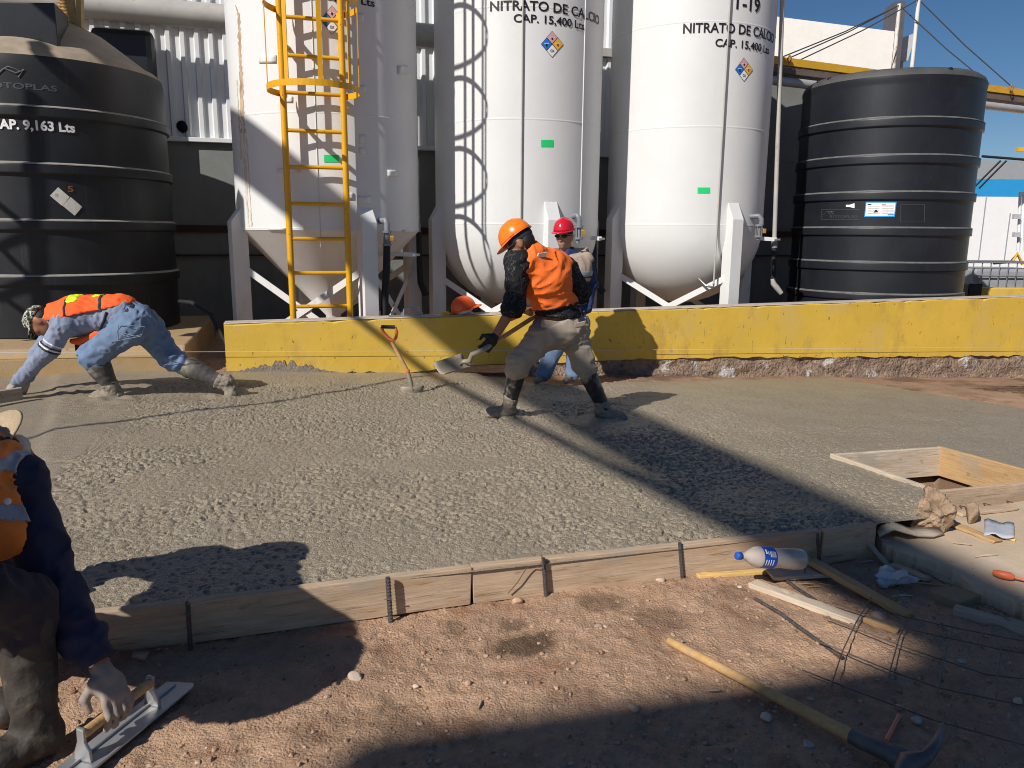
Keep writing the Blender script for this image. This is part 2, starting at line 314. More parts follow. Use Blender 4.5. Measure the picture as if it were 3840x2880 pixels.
# ---------------------------------------------------------------- cylinders of the tanks
def hit(px, py, C, r):
    d = ray(px, py); a = d.x*d.x+d.y*d.y; b = -(d.x*C.x+d.y*C.y); c = C.x*C.x+C.y*C.y-r*r
    q = b*b-a*c
    t = (-b-math.sqrt(q))/a if q > 0 else -b/a
    p = C0+d*t; return math.atan2(p.y-C.y, p.x-C.x), p.z
def cyl_pt(C, r, a, z): return Vector((C.x+r*math.cos(a), C.y+r*math.sin(a), z))
_fc = {}; CAPH = .70
def text_mesh(s, bold=.02):
    if (s, bold) in _fc: return _fc[(s, bold)]
    cu = bpy.data.curves.new('lettering', 'FONT'); cu.body = s; cu.size = 1.0; cu.offset = bold; cu.resolution_u = 3
    o = bpy.data.objects.new('lettering', cu); COL.objects.link(o)
    dg = bpy.context.evaluated_depsgraph_get(); me = bpy.data.meshes.new_from_object(o.evaluated_get(dg))
    V = np.array([v.co[:] for v in me.vertices]); F = [tuple(p.vertices) for p in me.polygons]
    bpy.data.objects.remove(o); bpy.data.curves.remove(cu); bpy.data.meshes.remove(me)
    _fc[(s, bold)] = (V, F); return V, F
def cyl_text(name, s, C, r, pl, pr, cap, m, parent, off=.006, angw=None, bold=.02):
    """lettering wrapped on a cylinder from pixel pl to pixel pr (baseline ends); cap = capital height in pixels"""
    V, F = text_mesh(s, bold); x0, x1 = V[:, 0].min(), V[:, 0].max(); h = CAPH
    a1, z1 = hit(pr[0], pr[1], C, r)
    if angw is None: a0, z0 = hit(pl[0], pl[1], C, r)
    else: a0 = a1-angw; z0 = z1
    _, zc = hit(pl[0] if angw is None else pr[0], (pl[1] if angw is None else pr[1])-cap, C, r); ch = zc-(z0 if angw is None else z1)
    z = (z0+z1)/2
    out = []
    for q in V:
        k = (q[0]-x0)/(x1-x0); a = a0+(a1-a0)*k; out.append(cyl_pt(C, r+off, a, z+q[1]/h*ch))
    return mesh_obj(name, out, F, m, parent)
def cyl_patch(C, r, poly, off=.004, n=6):
    """polygon given as (angle offset metres, height) list with a centre (a, z)"""
    pass
def plane_text(name, s, o, ux, uy, w, h, m, parent, bold=.02):
    V, F = text_mesh(s, bold); x0, x1, y0, y1 = V[:, 0].min(), V[:, 0].max(), 0, CAPH
    return mesh_obj(name, [o+ux*((q[0]-x0)/(x1-x0)*w)+uy*((q[1]-y0)/(y1-y0)*h) for q in V], F, m, parent)
# ================================================================ THE SETTING: ground and fresh slab
sE, tE = st(G(3229, 1965, .155)); 
def lines(*segs):
    out = []
    for a, b, d in segs:
        n = max(1, int(round((b-a)/d))); out += list(a+(b-a)*np.arange(n)/n)
    out.append(segs[-1][1]); return np.array(out)
def grid_faces(ns, nt, keep=None):
    i, j = np.meshgrid(np.arange(ns-1), np.arange(nt-1), indexing='ij'); a = i*nt+j
    F = np.stack([a, a+nt, a+nt+1, a+1], -1).reshape(-1, 4)
    return F if keep is None else F[keep.reshape(-1)]
def sst(a, b, x):
    x = np.clip((x-a)/(b-a), 0, 1); return x*x*(3-2*x)
# square opening for the pit
PA, PB, PD = OS(3120, 1710), OS(3452, 1686), OS(3515, 1852)
a_, b_, d_ = st(PA), st(PB), st(PD)
PT0, PT1 = d_[1], (a_[1]+b_[1])/2
PS0 = (a_[0]+d_[0])/2; PS1 = PS0+(PT1-PT0)*1.0
tmp = OS(3870, 1792); PS1 = max(PS1, st(tmp)[0]-.02)
def far_edge():
    pts = [st(OS(x, y)) for x, y in ((1770, 1392), (2000, 1425), (2120, 1432), (2300, 1422), (2600, 1413), (3100, 1408), (3400, 1440), (3840, 1530))]
    return np.array([-9, pts[0][0]-.3]+[p[0] for p in pts]), np.array([TW, TW]+[min(p[1], TW) for p in pts])
FS, FT = far_edge()
p_ = [st(OS(x, y)) for x, y in ((3300, 1957), (3470, 1938))]
NS = np.array([-9, sE-.01, sE+.01, p_[0][0], p_[1][0], PS0, PS0+.02, 20]); NT = np.array([0, 0, .0, p_[0][1], p_[1][1], PT0, PT0, PT0])
def zground(s, t):
    z = np.where(t <= 0, 0.0, zs_st(s, t)-.155*(1-sst(2, 5, t))-.03*sst(0, .4, t))
    z = np.where((s > PS0+.0) & (s < PS1) & (t > PT0) & (t < PT1), zs_st(s, t)-.33, z)
    return z
def build_ground():
    s = lines((-900, -300, 200), (-300, -60, 60), (-60, -12, 8), (-12, -1.2, .3), (-1.2, 5.4, .0125), (5.4, 14, .12), (14, 60, 6), (60, 300, 60), (300, 900, 200))
    t = lines((-900, -200, 175), (-200, -20, 45), (-20, -3, 1.5), (-3, -1.9, .06), (-1.9, .02, .0125), (.02, 9, .07), (9, 40, 3), (40, 300, 60), (300, 900, 150))
    S, T = np.meshgrid(s, t, indexing='ij')
    z = zground(S, T); near = sst(-12, -2, S)*(1-sst(8, 30, S))*sst(-12, -3, T)*(1-sst(6, 9, T))
    n1 = fbm(S*1.6, T*1.6, 0, 4)-.47; n2 = fbm(S*14, T*14, 3, 4)-.47; n3 = vn(S*70, T*70, 6)
    d1, v1 = worley(S*40, T*40, 1); d2, v2 = worley(S*75, T*75, 4); peb = np.maximum(1-(d1/.5)**2, 0)*np.maximum(v1-.55, 0)*.026+np.maximum(1-(d2/.55)**2, 0)*np.maximum(v2-.3, 0)*.010
    z = z+near*(n1*.045+n2*.022+(n3-.5)*.004+peb)*(1-.8*sst(.0, .2, T)*(1-sst(3, 5, T)))
    z = z-.02*sst(-.10, .0, T)*(T < .05)*near*0
    X = B0.x+U.x*S+N.x*T; Y = B0.y+U.y*S+N.y*T
    V = np.stack([X, Y, z], -1).reshape(-1, 3)
    m = mat('reddish_dirt', (.43, .275, .178), .95, var=.2, vscale=3, bump=.8, bscale=110, bdist=.012, spec=.15,
            stain=[((.27, .145, .085), 3.2, .55, .09, W1, .7), ((.46, .32, .22), 9, .56, .12, W1, .6), ((.34, .22, .15), 30, .5, .2, W1, .7), ((.55, .42, .31), 80, .62, .05, W1, .7), ((.20, .10, .06), 40, .68, .06, W1, .6)])
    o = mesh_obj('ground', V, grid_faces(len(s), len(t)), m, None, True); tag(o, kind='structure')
    # damp spills on the soil, each with its own outline, then painted pit shade
    at = o.data.attributes.new('damp_and_shade', 'FLOAT', 'POINT'); D = np.zeros(S.shape)
    for (px_, py_, r, k) in ((1960, 2420, .15, 1.), (1925, 2340, .07, .7), (2250, 2265, .12, .6), (2480, 2320, .14, .55), (2750, 2230, .10, .5), (1700, 2350, .07, .45), (2830, 2330, .09, .4), (1480, 2700, .12, .4), (2150, 2600, .10, .35), (1180, 2760, .12, .35)):
        s0, t0 = st(G(px_, py_, 0)); d = np.hypot(S-s0, (T-t0)*1.25)/r+.9*(fbm(S*11, T*11, 2, 4)-.47); D = np.maximum(D, k*(1-sst(.55, 1.15, d)))
    D = np.where((S > PS0-.02) & (S < PS1+.02) & (T > PT0-.02) & (T < PT1+.02), .85, D); far = sst(3.6, 4.2, T)*(T < TW+.3); D = np.maximum(D, far*(.30+.5*sst(.5, .62, fbm(S*1.5, T*2.6, 1, 4))))  # pit floor gets its frame's shade painted in; far strip only browner
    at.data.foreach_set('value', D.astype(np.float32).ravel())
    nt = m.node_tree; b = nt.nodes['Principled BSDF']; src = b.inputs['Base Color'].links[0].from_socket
    a = nt.nodes.new('ShaderNodeAttribute'); a.attribute_name = 'damp_and_shade'; mx = nt.nodes.new('ShaderNodeMix'); mx.data_type = 'RGBA'
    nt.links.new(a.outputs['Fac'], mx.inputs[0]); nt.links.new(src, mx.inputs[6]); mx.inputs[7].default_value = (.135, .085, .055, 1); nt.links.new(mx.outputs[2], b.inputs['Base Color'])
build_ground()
EDGE = sorted([st(OS(x, y)) for x, y in ((60, 1990), (86, 1800), (108, 1707), (140, 1617), (174, 1536), (181, 1441), (190, 1400))], key=lambda q: q[1])
def slab_h(S, T):
    smooth_l = 1-sst(-.02, .06, S-np.interp(T, [p[1] for p in EDGE], [p[0] for p in EDGE])+.05*(vn(T*9, S*0, 1)-.5))
    band = sst(4.55, 4.95, T+.3*(vn(S*2, T*2, 1)-.5))
    right = sst(3.2, 4.6, S+.5*(vn(S*1.2, T*1.2, 2)-.5))*.7
    patch = sst(.55, .70, vn(S*1.3+3, T*1.9+8, 4))*.55
    return np.clip(np.maximum.reduce([smooth_l*.93, band*.75, right, patch]), 0, .95)
def build_slab():
    s = lines((-2.7, -.6, .03), (-.6, 4.3, .0068), (4.3, 6.5, .016), (6.5, 11.5, .05)); t = lines((.0, 2.2, .0068), (2.2, 3.8, .0115), (3.8, TW, .02))
    S, T = np.meshgrid(s, t, indexing='ij')
    sm = slab_h(S, T); ro = 1-sm
    z = zs_st(S, T)
    wx, wy = S+.02*(vn(S*26, T*26, 1)-.5), T+.02*(vn(S*26+7, T*26, 2)-.5)
    l1 = sum((vn(wx*30*1.9**i+13*i, wy*34*1.9**i-7*i, i)-.5)*.75**i for i in range(3)); rg = .5-np.abs(vn(wx*44, wy*48, 3)-.5)*2
    d1, v1 = worley(wx*66, wy*66, 2); st1 = np.maximum(1-(d1/.55)**2, 0)*(v1 > .6)*v1; d3, v3 = worley(wx*36+5, wy*36, 3); st3 = np.maximum(1-(d3/.5)**2, 0)*(v3 > .88)
    clump = .70+.5*sst(.38, .75, fbm(S*3.0, T*3.0, 7, 3)); edge_n = sst(.0, .05, T-np.interp(S, NS, NT)); d4, v4 = worley(wx*42+3, wy*34+9, 6); pit = np.maximum(1-(d4/.36)**2, 0)**.6*(v4 > .62)*(.5+v4)
    z = z+edge_n*ro*clump*(l1*.0135-rg*.004+st1*.0055+st3*.008-pit*.017)+(fbm(S*2.2, T*2.2, 2, 3)-.45)*.026*edge_n+sm*((vn(S*60, T*60, 1)-.5)*.0025)
    for bx, by in ((1905, 1552), (2262, 1568), (435, 1498), (848, 1480)):
        s0, t0 = st(OS(bx, by)); d = np.hypot(S-s0, T-t0); z = z+.022*np.exp(-((d-.11)/.055)**2)*(.4+1.2*vn(S*14, T*14, 4))
    z = z-.02*(1-sst(-.02, .10, S-np.interp(T, [p[1] for p in EDGE], [p[0] for p in EDGE])))
    ft = np.interp(S, FS, FT)-.10*vn(S*6, S*0+3, 1)*(S > 3); nt_ = np.interp(S, NS, NT)
    z = z-.07*sst(-.22, 0.0, T-ft)*(ft < TW-.05)
    z = z-.004-.004*np.exp(-np.maximum(T-nt_, 0)/.03)
    keep = (T[:-1, :-1] >= nt_[:-1, :-1]-.003) & (T[1:, 1:] <= ft[1:, 1:]+.02)
    hole = (S[:-1, :-1] > PS0-.005) & (S[1:, 1:] < PS1+.005) & (T[:-1, :-1] > PT0-.005) & (T[1:, 1:] < PT1+.005)
    # outer skirt drops to the ground
    X = B0.x+U.x*S+N.x*T; Y = B0.y+U.y*S+N.y*T
    V = np.stack([X, Y, z], -1).reshape(-1, 3)
    m = mat('fresh_concrete', (.295, .246, .180), .42, var=.10, vscale=2.2, bump=.9, bscale=120, bdist=.010, spec=.5,
            stain=[((.25, .225, .185), 1.1, .56, .2, W1, .6), ((.40, .36, .29), 60, .60, .06, W1, .7), ((.20, .17, .13), 75, .60, .06, W1, .6), ((.50, .46, .38), 120, .66, .03, W1, .8), ((.36, .29, .20), 2.6, .55, .15, W1, .5)])
    o = mesh_obj('fresh_concrete_slab', V, grid_faces(len(s), len(t), keep & ~hole), m, None, True); tag(o, kind='structure')
build_slab()
# sandy old floor right of the board end
def old_floor():
    z = .07; pts = [G(x, y, z) for x, y in ((3290, 2010), (3345, 2058), (3440, 2085), (3560, 2130), (3660, 2200), (3760, 2235), (3900, 2290), (4300, 2330), (4300, 1840), (3840, 1880), (3560, 1925), (3420, 1965))]
    rr = random.Random(3); P = []
    for i, p in enumerate(pts):
        q = pts[(i+1) % len(pts)]; m_ = 6 if i < 7 else 2
        for k in range(m_): P.append(p.lerp(q, k/m_)+Vector((rr.uniform(-.012, .012), rr.uniform(-.012, .012), 0)))
    b = MB().prism([Vector((p.x, p.y, -.03)) for p in P], Vector((0, 0, .10))); o = b.build('old_floor', 'floor_old', None, .008); tag(o, kind='structure')
old_floor()
# loose gravel on the dirt: nobody could count it
def gravel():
    b = MB(); rr = random.Random(11); V = []; F = []; g = (1+5**.5)/2
    ico = [Vector(q).normalized() for q in ((-1, g, 0), (1, g, 0), (-1, -g, 0), (1, -g, 0), (0, -1, g), (0, 1, g), (0, -1, -g), (0, 1, -g), (g, 0, -1), (g, 0, 1), (-g, 0, -1), (-g, 0, 1))]
    fi = [(0, 11, 5), (0, 5, 1), (0, 1, 7), (0, 7, 10), (0, 10, 11), (1, 5, 9), (5, 11, 4), (11, 10, 2), (10, 7, 6), (7, 1, 8), (3, 9, 4), (3, 4, 2), (3, 2, 6), (3, 6, 8), (3, 8, 9), (4, 9, 5), (2, 4, 11), (6, 2, 10), (8, 6, 7), (9, 8, 1)]
    n = 0
    for i in range(21000):
        s = rr.uniform(-.8, 5.0); t = -1.75*rr.random()**.8-.01
        if s > sE and t > -.25: continue
        r = .0016+.0095*rr.random()**9; p = xy(s, t); z = (fbm(np.array([s*1.6]), np.array([t*1.6]), 0, 4)[0]-.47)*.045+(fbm(np.array([s*14]), np.array([t*14]), 3, 4)[0]-.47)*.022
        q = Matrix.Rotation(rr.uniform(0, 6.28), 3, 'Z'); sx, sy, sz = rr.uniform(.8, 1.5), rr.uniform(.7, 1.2), rr.uniform(.5, .9)
        for v in ico:
            k = r*rr.uniform(.8, 1.15); d = q @ Vector((v.x*sx*k, v.y*sy*k, v.z*sz*k)); V.append((p.x+d.x, p.y+d.y, z+r*.3+d.z))
        F += [(a+n, b_+n, c+n) for a, b_, c in fi]; n += 12
    m = ramp_mat('gravel_mix', [(.3, (.25, .15, .09)), (.45, (.38, .25, .165)), (.55, (.44, .31, .22)), (.68, (.50, .40, .32)), (.75, (.28, .22, .19))], 45, bump=.1)
    o = mesh_obj('gravel', np.array(V), np.array(F), m); tag(o, kind='stuff')
gravel()
# ================================================================ low yellow wall
s_w0 = SW0
def ztop(s):
    a = PL(833, 1214, WO, N); b = PL(3840, 1111, WO, N); sa, sb = st(a)[0], st(b)[0]; return a.z+(b.z-a.z)*(s-sa)/(sb-sa)
def zbot(s):
    pts = [PL(x, y, WO, N) for x, y in ((842, 1398), (1500, 1396), (1800, 1368), (2250, 1352), (2607, 1341), (3840, 1334))]
    return float(np.interp(s, [st(p)[0] for p in pts], [p.z for p in pts]))
WTH = .24
wall_t = thing('boundary_wall', 'long low yellow painted wall with scuffed paint behind the fresh concrete', 'wall', xy(SW0, TW))
ss = [SW0+.02+k*.09 for k in range(156)]
rr = random.Random(5)
b = MB(); V = []; F = []
for s in ss:
    e = .018+rr.uniform(-.006, .010)*(rr.random() < .5)+.02*(rr.random() < .04)
    V += [xy(s, TW)+ZZ*(zbot(s)+rr.uniform(-.015, .015)), xy(s, TW)+ZZ*(ztop(s)-e), xy(s, TW+e)+ZZ*(ztop(s)-rr.uniform(0, .003)), xy(s, TW+WTH-e)+ZZ*ztop(s), xy(s, TW+WTH)+ZZ*(ztop(s)-e), xy(s, TW+WTH)+ZZ*(zbot(s)-.05)]
for i in range(len(ss)-1):
    for k in range(6): F.append((i*6+k, i*6+(k+1) % 6, i*6+6+(k+1) % 6, i*6+6+k))
F += [tuple(range(6))[::-1], tuple(len(ss)*6-6+k for k in range(6))]
mesh_obj('painted_face', V, F, 'wall', wall_t)
V = []; F = []
for s in ss:
    h = ztop(s)+.004; j = rr.uniform(-.004, .004)
    V += [xy(s, TW+.004+j)+ZZ*(h-.008), xy(s, TW+.022+j)+ZZ*h, xy(s, TW+WTH-.02)+ZZ*h]
for i in range(len(ss)-1):
    for k in range(2): F.append((i*3+k, i*3+k+3, i*3+k+4, i*3+k+1))
mesh_obj('worn_cap', V, F, 'capc', wall_t)
b = MB(); rr2 = random.Random(9); P = []
cx0, cx1 = st(PL(880, 1390, WO, N))[0], st(PL(1240, 1390, WO, N))[0]
for k in range(46):
    s = cx0+(cx1-cx0)*k/45; e = math.sin(math.pi*k/45); P.append(xy(s, TW-.004)+ZZ*(zbot(s)+.01+e*(.05+.07*rr2.random()*(1+.6*math.exp(-((k-26)/7)**2)))))
P = [xy(cx0, TW-.004)+ZZ*(zbot(cx0)-.03)]+P+[xy(cx1, TW-.004)+ZZ*(zbot(cx1)-.03)]
V = []; F = []
for p in P[1:-1]: V += [Vector((p.x, p.y, zbot(st(p)[0])-.04)), p]
F = [(2*i, 2*i+1, 2*i+3, 2*i+2) for i in range(len(V)//2-1)]
o = mesh_obj('cement_splash', V, F, 'bootmud', wall_t); q = o.modifiers.new('t', 'SOLIDIFY'); q.thickness = .006
sl_ = lines((SW0+3.2, SW0+13, .03)); zl = lines((0, 1, .1))
S2, K2 = np.meshgrid(sl_, zl, indexing='ij')
zb = np.array([zbot(s) for s in sl_])[:, None]; zlo = zs_st(S2, np.full_like(S2, TW))-.10
Zf = zlo+(zb+.0-zlo)*K2; Tf = TW+.035+.10*(fbm(S2*5, K2*3, 1, 3)-.5)-.05*(1-K2)
Pf = np.stack([B0.x+U.x*S2+N.x*Tf, B0.y+U.y*S2+N.y*Tf, Zf], -1).reshape(-1, 3)
mesh_obj('exposed_foundation', Pf, grid_faces(len(sl_), len(zl)), 'found', wall_t, True)
# string line stretched along the wall
a = PL(0, 1322, xy(0, TW-.05), N); b_ = PL(3840, 1301, xy(0, TW-.05), N)
o = MB().tube([a-(b_-a)*.05, a.lerp(b_, .5)-ZZ*.012, b_+(b_-a)*.05], .0022, 5).build('string_line', mat('mason_string', (.55, .6, .62), .7, var=.05)); tag(o, 'thin pale mason string stretched level along the yellow wall', 'string')
# plinth under the left tank
pe = st(PL(694, 1330, WO, N))[0]
prof = [(TW, -.25), (TW, .285), (TW+.10, .365), (TW+2.9, .375), (TW+2.9, -.25)]
b = MB().prism([xy(pe-4.6, t)+ZZ*z for t, z in prof], U*4.6); o = b.build('tank_plinth', 'plinth', None, .02); tag(o, 'faded yellow concrete plinth under the black tank with the cone roof', 'plinth')
# ================================================================ white tanks
def solve(xl, xr, y, r):
    a, b = [math.atan2(ray(x, y).x, ray(x, y).y) for x in (xl, xr)]; D = r/math.sin((b-a)/2); m = (a+b)/2
    return Vector((D*math.sin(m), D*math.cos(m), 0))
TR = 1.07
C1, C2, C3 = solve(880, 1568, 700, TR), solve(1633, 2245.5, 700, TR), solve(2279, 2870, 700, TR)
TTOP = 5.4
def patch(name, C, r, corners, m, parent, off=.004, n=5, thick=0):
    h = [hit(x, y, C, r) for x, y in corners]; V = []; F = []
    for i in range(n+1):
        for j in range(n+1):
            u, v = i/n, j/n; w_ = ((1-u)*(1-v), u*(1-v), u*v, (1-u)*v)
            V.append(cyl_pt(C, r+off, sum(w*q[0] for w, q in zip(w_, h)), sum(w*q[1] for w, q in zip(w_, h))))
    for i in range(n):
        for j in range(n): F.append((i*(n+1)+j, (i+1)*(n+1)+j, (i+1)*(n+1)+j+1, i*(n+1)+j+1))
    o = mesh_obj(name, V, F, m, parent, True)
    if thick:
        s = o.modifiers.new('thick', 'SOLIDIFY'); s.thickness = thick; s.offset = 0
    return o
def rect(cx, cy, w, h): return [(cx-w/2, cy+h/2), (cx+w/2, cy+h/2), (cx+w/2, cy-h/2), (cx-w/2, cy-h/2)]
def dia(cx, cy, w, h, sk=0): return [(cx-w, cy-sk), (cx, cy+h), (cx+w, cy+sk), (cx, cy-h)]
def nfpa(C, cx, cy, w, h, parent):
    bd = patch('hazard_diamond', C, TR, dia(cx, cy, w, h), 'ink', parent, .004)
    for dx, dy, m in ((0, -.5, 'lblpink'), (-.5, 0, 'lblblue'), (.5, 0, 'lblamber'), (0, .5, 'lblwhite')):
        patch('colour_field', C, TR, dia(cx+dx*w, cy+dy*h, w*.46, h*.46), m, bd, .0065)
    for s, dx, dy, k in (('1', .0, -.33, .20), ('1', -.5, .17, .20), ('0', .5, .17, .20), ('OX', 0, .60, .20)):
        ww = w*(.14 if len(s) == 1 else .36)
        cyl_text('rating', s, C, TR, (cx+dx*w-ww/2, cy+dy*h), (cx+dx*w+ww/2, cy+dy*h), h*k, 'ink', bd, .009)
    for dx, dy in ((0, -.5), (-.5, -.06), (.5, -.06)):
        patch('header_bar', C, TR, rect(cx+dx*w, cy+dy*h, w*.42, h*.045), 'lblwhite', bd, .009, 2)
def limb_z(px, py, C): return hit(px, py, C, TR)[1]
def leg_pt(C, a, r, z): return Vector((C.x+r*math.sin(a), C.y-r*math.cos(a), z))
def tank(name, label, C, bottom, zc, zleg, la, loc_group):
    t = thing(name, label, 'tank', Vector((C.x, C.y, -.2)), loc_group)
    prof = [(.06, TTOP+.62), (TR*.5, TTOP+.52), (TR*.85, TTOP+.25), (TR, TTOP)]
    prof += [(TR, TTOP+(zc-TTOP)*k/8) for k in range(1, 9)]
    b = MB(); b.lathe(prof, C, 96); sh = b.build('shell', 'white', t)
    for k in range(1, 5):       # circumferential weld beads
        z = zc+.02 if k == 1 else zc+1.22*(k-1)
        if z < TTOP: MB().lathe([(TR+.0, z-.012), (TR+.004, z), (TR+.0, z+.012)], C, 96).build('weld_seam', 'white', sh)
    b = MB()
    if bottom == 'cone': b.lathe([(TR-.002, zc), (TR*.55, zc-TR*.47), (.09, zc-TR*.96), (.09, zc-TR-.1)], C, 72, sm=True).build('cone_bottom', 'cone', t)
    else: b.lathe([(TR*math.cos(k*math.pi/24), zc-TR*.98*math.sin(k*math.pi/24)) for k in range(12)]+[(.02, zc-TR*.98)], C, 96).build('dished_bottom', 'white', t)
    angs = [R_(la+90*k) for k in range(4)]; zt, zf = zleg
    for a in angs:
        rad = Vector((math.sin(a), -math.cos(a), 0)); tan = Vector((math.cos(a), math.sin(a), 0)); 
        poly = [C+rad*(TR-.06)+ZZ*-.35, C+rad*(TR+.12)+ZZ*-.35, C+rad*(TR+.12)+ZZ*zf, C+rad*(TR-.0)+ZZ*zt, C+rad*(TR-.06)+ZZ*zt]
        MB().prism([p-tan*.085 for p in poly], tan*.17).build('leg', 'white' if a < R_(80) else 'whitedirty', t, .006)
    return t, sh, angs
def braces(C, angs, pairs, zhi, zlo, t, m='white'):
    for i, j in pairs:
        for k, (p, q) in enumerate(((zhi, zlo), (zlo, zhi))):
            a, b2 = leg_pt(C, angs[i], TR+.05+.03*k, p), leg_pt(C, angs[j], TR+.05+.03*k, q)
            MB().bar(a, b2, .012, .075).build('brace', m, t)
G3 = 'white nitrate tanks in a row'
# first tank with the cone bottom
z1c = limb_z(1210, 864, C1); T1, T1s, A1 = tank('storage_tank', 'white cone-bottomed tank with the yellow caged ladder in front', C1, 'cone', z1c, (z1c+.25, z1c+.09), 34, G3)
braces(C1, A1, ((3, 0), (0, 1), (1, 2)), z1c-.38, z1c-1.42, T1, 'whitedirty')
z2c = limb_z(1640, 846, C2); T2, T2s, A2 = tank('storage_tank', 'white dish-bottomed tank in the middle of the row with hoop shadows', C2, 'dish', z2c, (limb_z(2054, 756, C2), limb_z(2070, 826, C2)), 22, G3)
braces(C2, A2, ((3, 0), (0, 1), (1, 2)), z2c-.62, z2c-1.52, T2)
z3c = limb_z(2283, 849, C3); T3, T3s, A3 = tank('storage_tank', 'white dish-bottomed tank numbered 19 beside the ribbed black tank', C3, 'dish', z3c, (limb_z(2730, 760, C3), limb_z(2770, 824, C3)), 23, G3)
braces(C3, A3, ((3, 0), (0, 1), (1, 2)), z3c-.60, z3c-1.50, T3)
# lettering
cyl_text('lettering', 'NITRATO DE CALCIO', C2, TR, (1838, 45), (2245, 92), 36, 'ink', T2s)
cyl_text('lettering', 'CAP. 15,400 Lts', C2, TR, (1926, 87), (2190, 110), 30, 'ink', T2s)
cyl_text('lettering', 'T-18', C2, TR, (1955, -40), (2100, -30), 52, 'ink', T2s)
cyl_text('lettering', 'T-19', C3, TR, (2745, 34), (2847, 46), 52, 'ink', T3s)
cyl_text('lettering', 'NITRATO DE CALCIO', C3, TR, (2561, 124), (2899, 165), 36, 'ink', T3s)
cyl_text('lettering', 'CAP. 15,400 Lts', C3, TR, (2681, 179), (2882, 200), 29, 'ink', T3s)
aw = abs(hit(2190, 110, C2, TR)[0]-hit(1926, 87, C2, TR)[0])
cyl_text('lettering', 'CAP. 15,400 Lts', C1, TR, None, (1404, 27), 28, 'ink', T1s, angw=aw)
cyl_text('lettering', 'NITRATO DE CALCIO', C1, TR, None, (1492, 3), 30, 'ink', T1s, angw=aw*1.55)
nfpa(C1, 1245, 75, 44, 55, T1s); nfpa(C2, 2070, 166, 42, 50, T2s); nfpa(C3, 2789, 261, 33, 45, T3s)
patch('green_label', C1, TR, rect(1243, 595, 55, 28), 'green', T1s); patch('green_label', C2, TR, rect(2052, 538, 46, 26), 'green', T2s); patch('green_label', C3, TR, rect(2639, 714, 47, 22), 'green', T3s)
for x, y, w_, h_ in ((1351, 66, 27, 32), (1357, 335, 28, 30), (1358, 522, 22, 34), (1359, 566, 22, 24), (1086, 373, 24, 22), (1005, 222, 64, 30), (1510, 262, 38, 32), (1082, 640, 84, 14), (1365, 749, 48, 26), (1040, 858, 64, 8), (1530, 866, 40, 8), (1471, 650, 36, 26), (1311, 735, 28, 24)):
    patch('weld_patch', C1, TR, rect(x, y, w_, h_), 'white', T1s, .006, 3, .008)
def streak(pts, w0, w1, m, seed):
    rr = random.Random(seed); V = []; F = []; n = 40
    for i in range(n+1):
        u = i/n; x = pts[0][0]+(pts[1][0]-pts[0][0])*u+rr.uniform(-1.5, 1.5); y = pts[0][1]+(pts[1][1]-pts[0][1])*u; w = (w0+(w1-w0)*u)*rr.uniform(.35, 1.15)
        for d in (-w, w): a, z = hit(x+d, y, C1, TR); V.append(cyl_pt(C1, TR+.003, a, z))
    F = [(2*i, 2*i+1, 2*i+3, 2*i+2) for i in range(n)]; mesh_obj('rust_streak', V, F, m, T1s)
pr_ = mat('pale_rust', (.62, .54, .43), .8, var=.3, vscale=30, stretch=(1, 1, .2))
streak(((895, 50), (912, 500)), 6, 9, 'rust', 1); streak(((909, 440), (932, 855)), 6, 4, pr_, 2); streak(((884, 20), (897, 62)), 1.5, 3, 'rust', 3); streak(((924, 520), (945, 850)), 2, 2, pr_, 4); streak(((888, 300), (905, 600)), 2, 3, pr_, 5)
# vertical gauge tubes and seams
def gauge(C, x, y, parent, zlo, name='gauge_tube', r=.011, m='pvc', off=.02):
    a, z = hit(x, y, C, TR); MB().tube([cyl_pt(C, TR+off, a, zlo), cyl_pt(C, TR+off, a, TTOP-.2)], r, 8).build(name, m, parent); return a
gauge(C2, 1958, 300, T2, z2c-.55, r=.010, m='pipegrey'); a3 = gauge(C3, 2717, 300, T3, z3c-.72, r=.011, m='pipegrey', off=.03)
gauge(C1, 1190, 600, T1, z1c-.2, 'seam_strip', .006, 'whitedirty', .004); gauge(C2, 2188, 300, T2, z2c, 'seam_strip', .007, 'white', .004)
p = cyl_pt(C3, TR+.03, a3, z3c-.72); q = Yd(2620, 1045, p.y+.1)
MB().tube([p, p-ZZ*.05, p-ZZ*.06+(q-p)*.5, q], .016, 8).build('drain_fitting', 'steel', T3)
# outlets with valves, hoses and brackets
def outlet(C, t, pts, valve, name='outlet_pipe'):
    a, z = hit(*pts[0], C, TR); base = cyl_pt(C, TR-.02, a, z); yy = base.y-.10
    P = [base]+[Yd(x, y, yy) for x, y in pts[1:]]
    o = MB().tube([P[0]]+P[1:], .032, 12).build(name, 'pvc', t)
    v = Yd(*valve, yy); b = MB(); d, s_, u_ = Vector((0, 0, 1)), Vector((1, 0, 0)), Vector((0, 1, 0))
    b.tube([v-ZZ*.09, v+ZZ*.09], .026, 12); 
    for dz in (-.07, .07): b.lathe([(.0, dz-.012), (.052, dz-.012), (.052, dz+.012), (.0, dz+.012)], v, 16, sm=False)
    for k in range(4):
        q = Vector((math.cos(k*1.57+.78), math.sin(k*1.57+.78), 0))*.043; b.tube([v+q-ZZ*.08, v+q+ZZ*.08], .006, 6)
    vv = b.build('valve', 'pvc', t); MB().obox(v+Vector((.062, -.02, 0)), Vector((.022, 0, 0)), Vector((0, .02, 0)), Vector((0, 0, .03))).build('valve_handle', 'brass', vv, .006)
    return yy
y1 = outlet(C1, T1, [(1424, 829), (1446, 826), (1451, 840), (1451, 880)], (1451, 894))
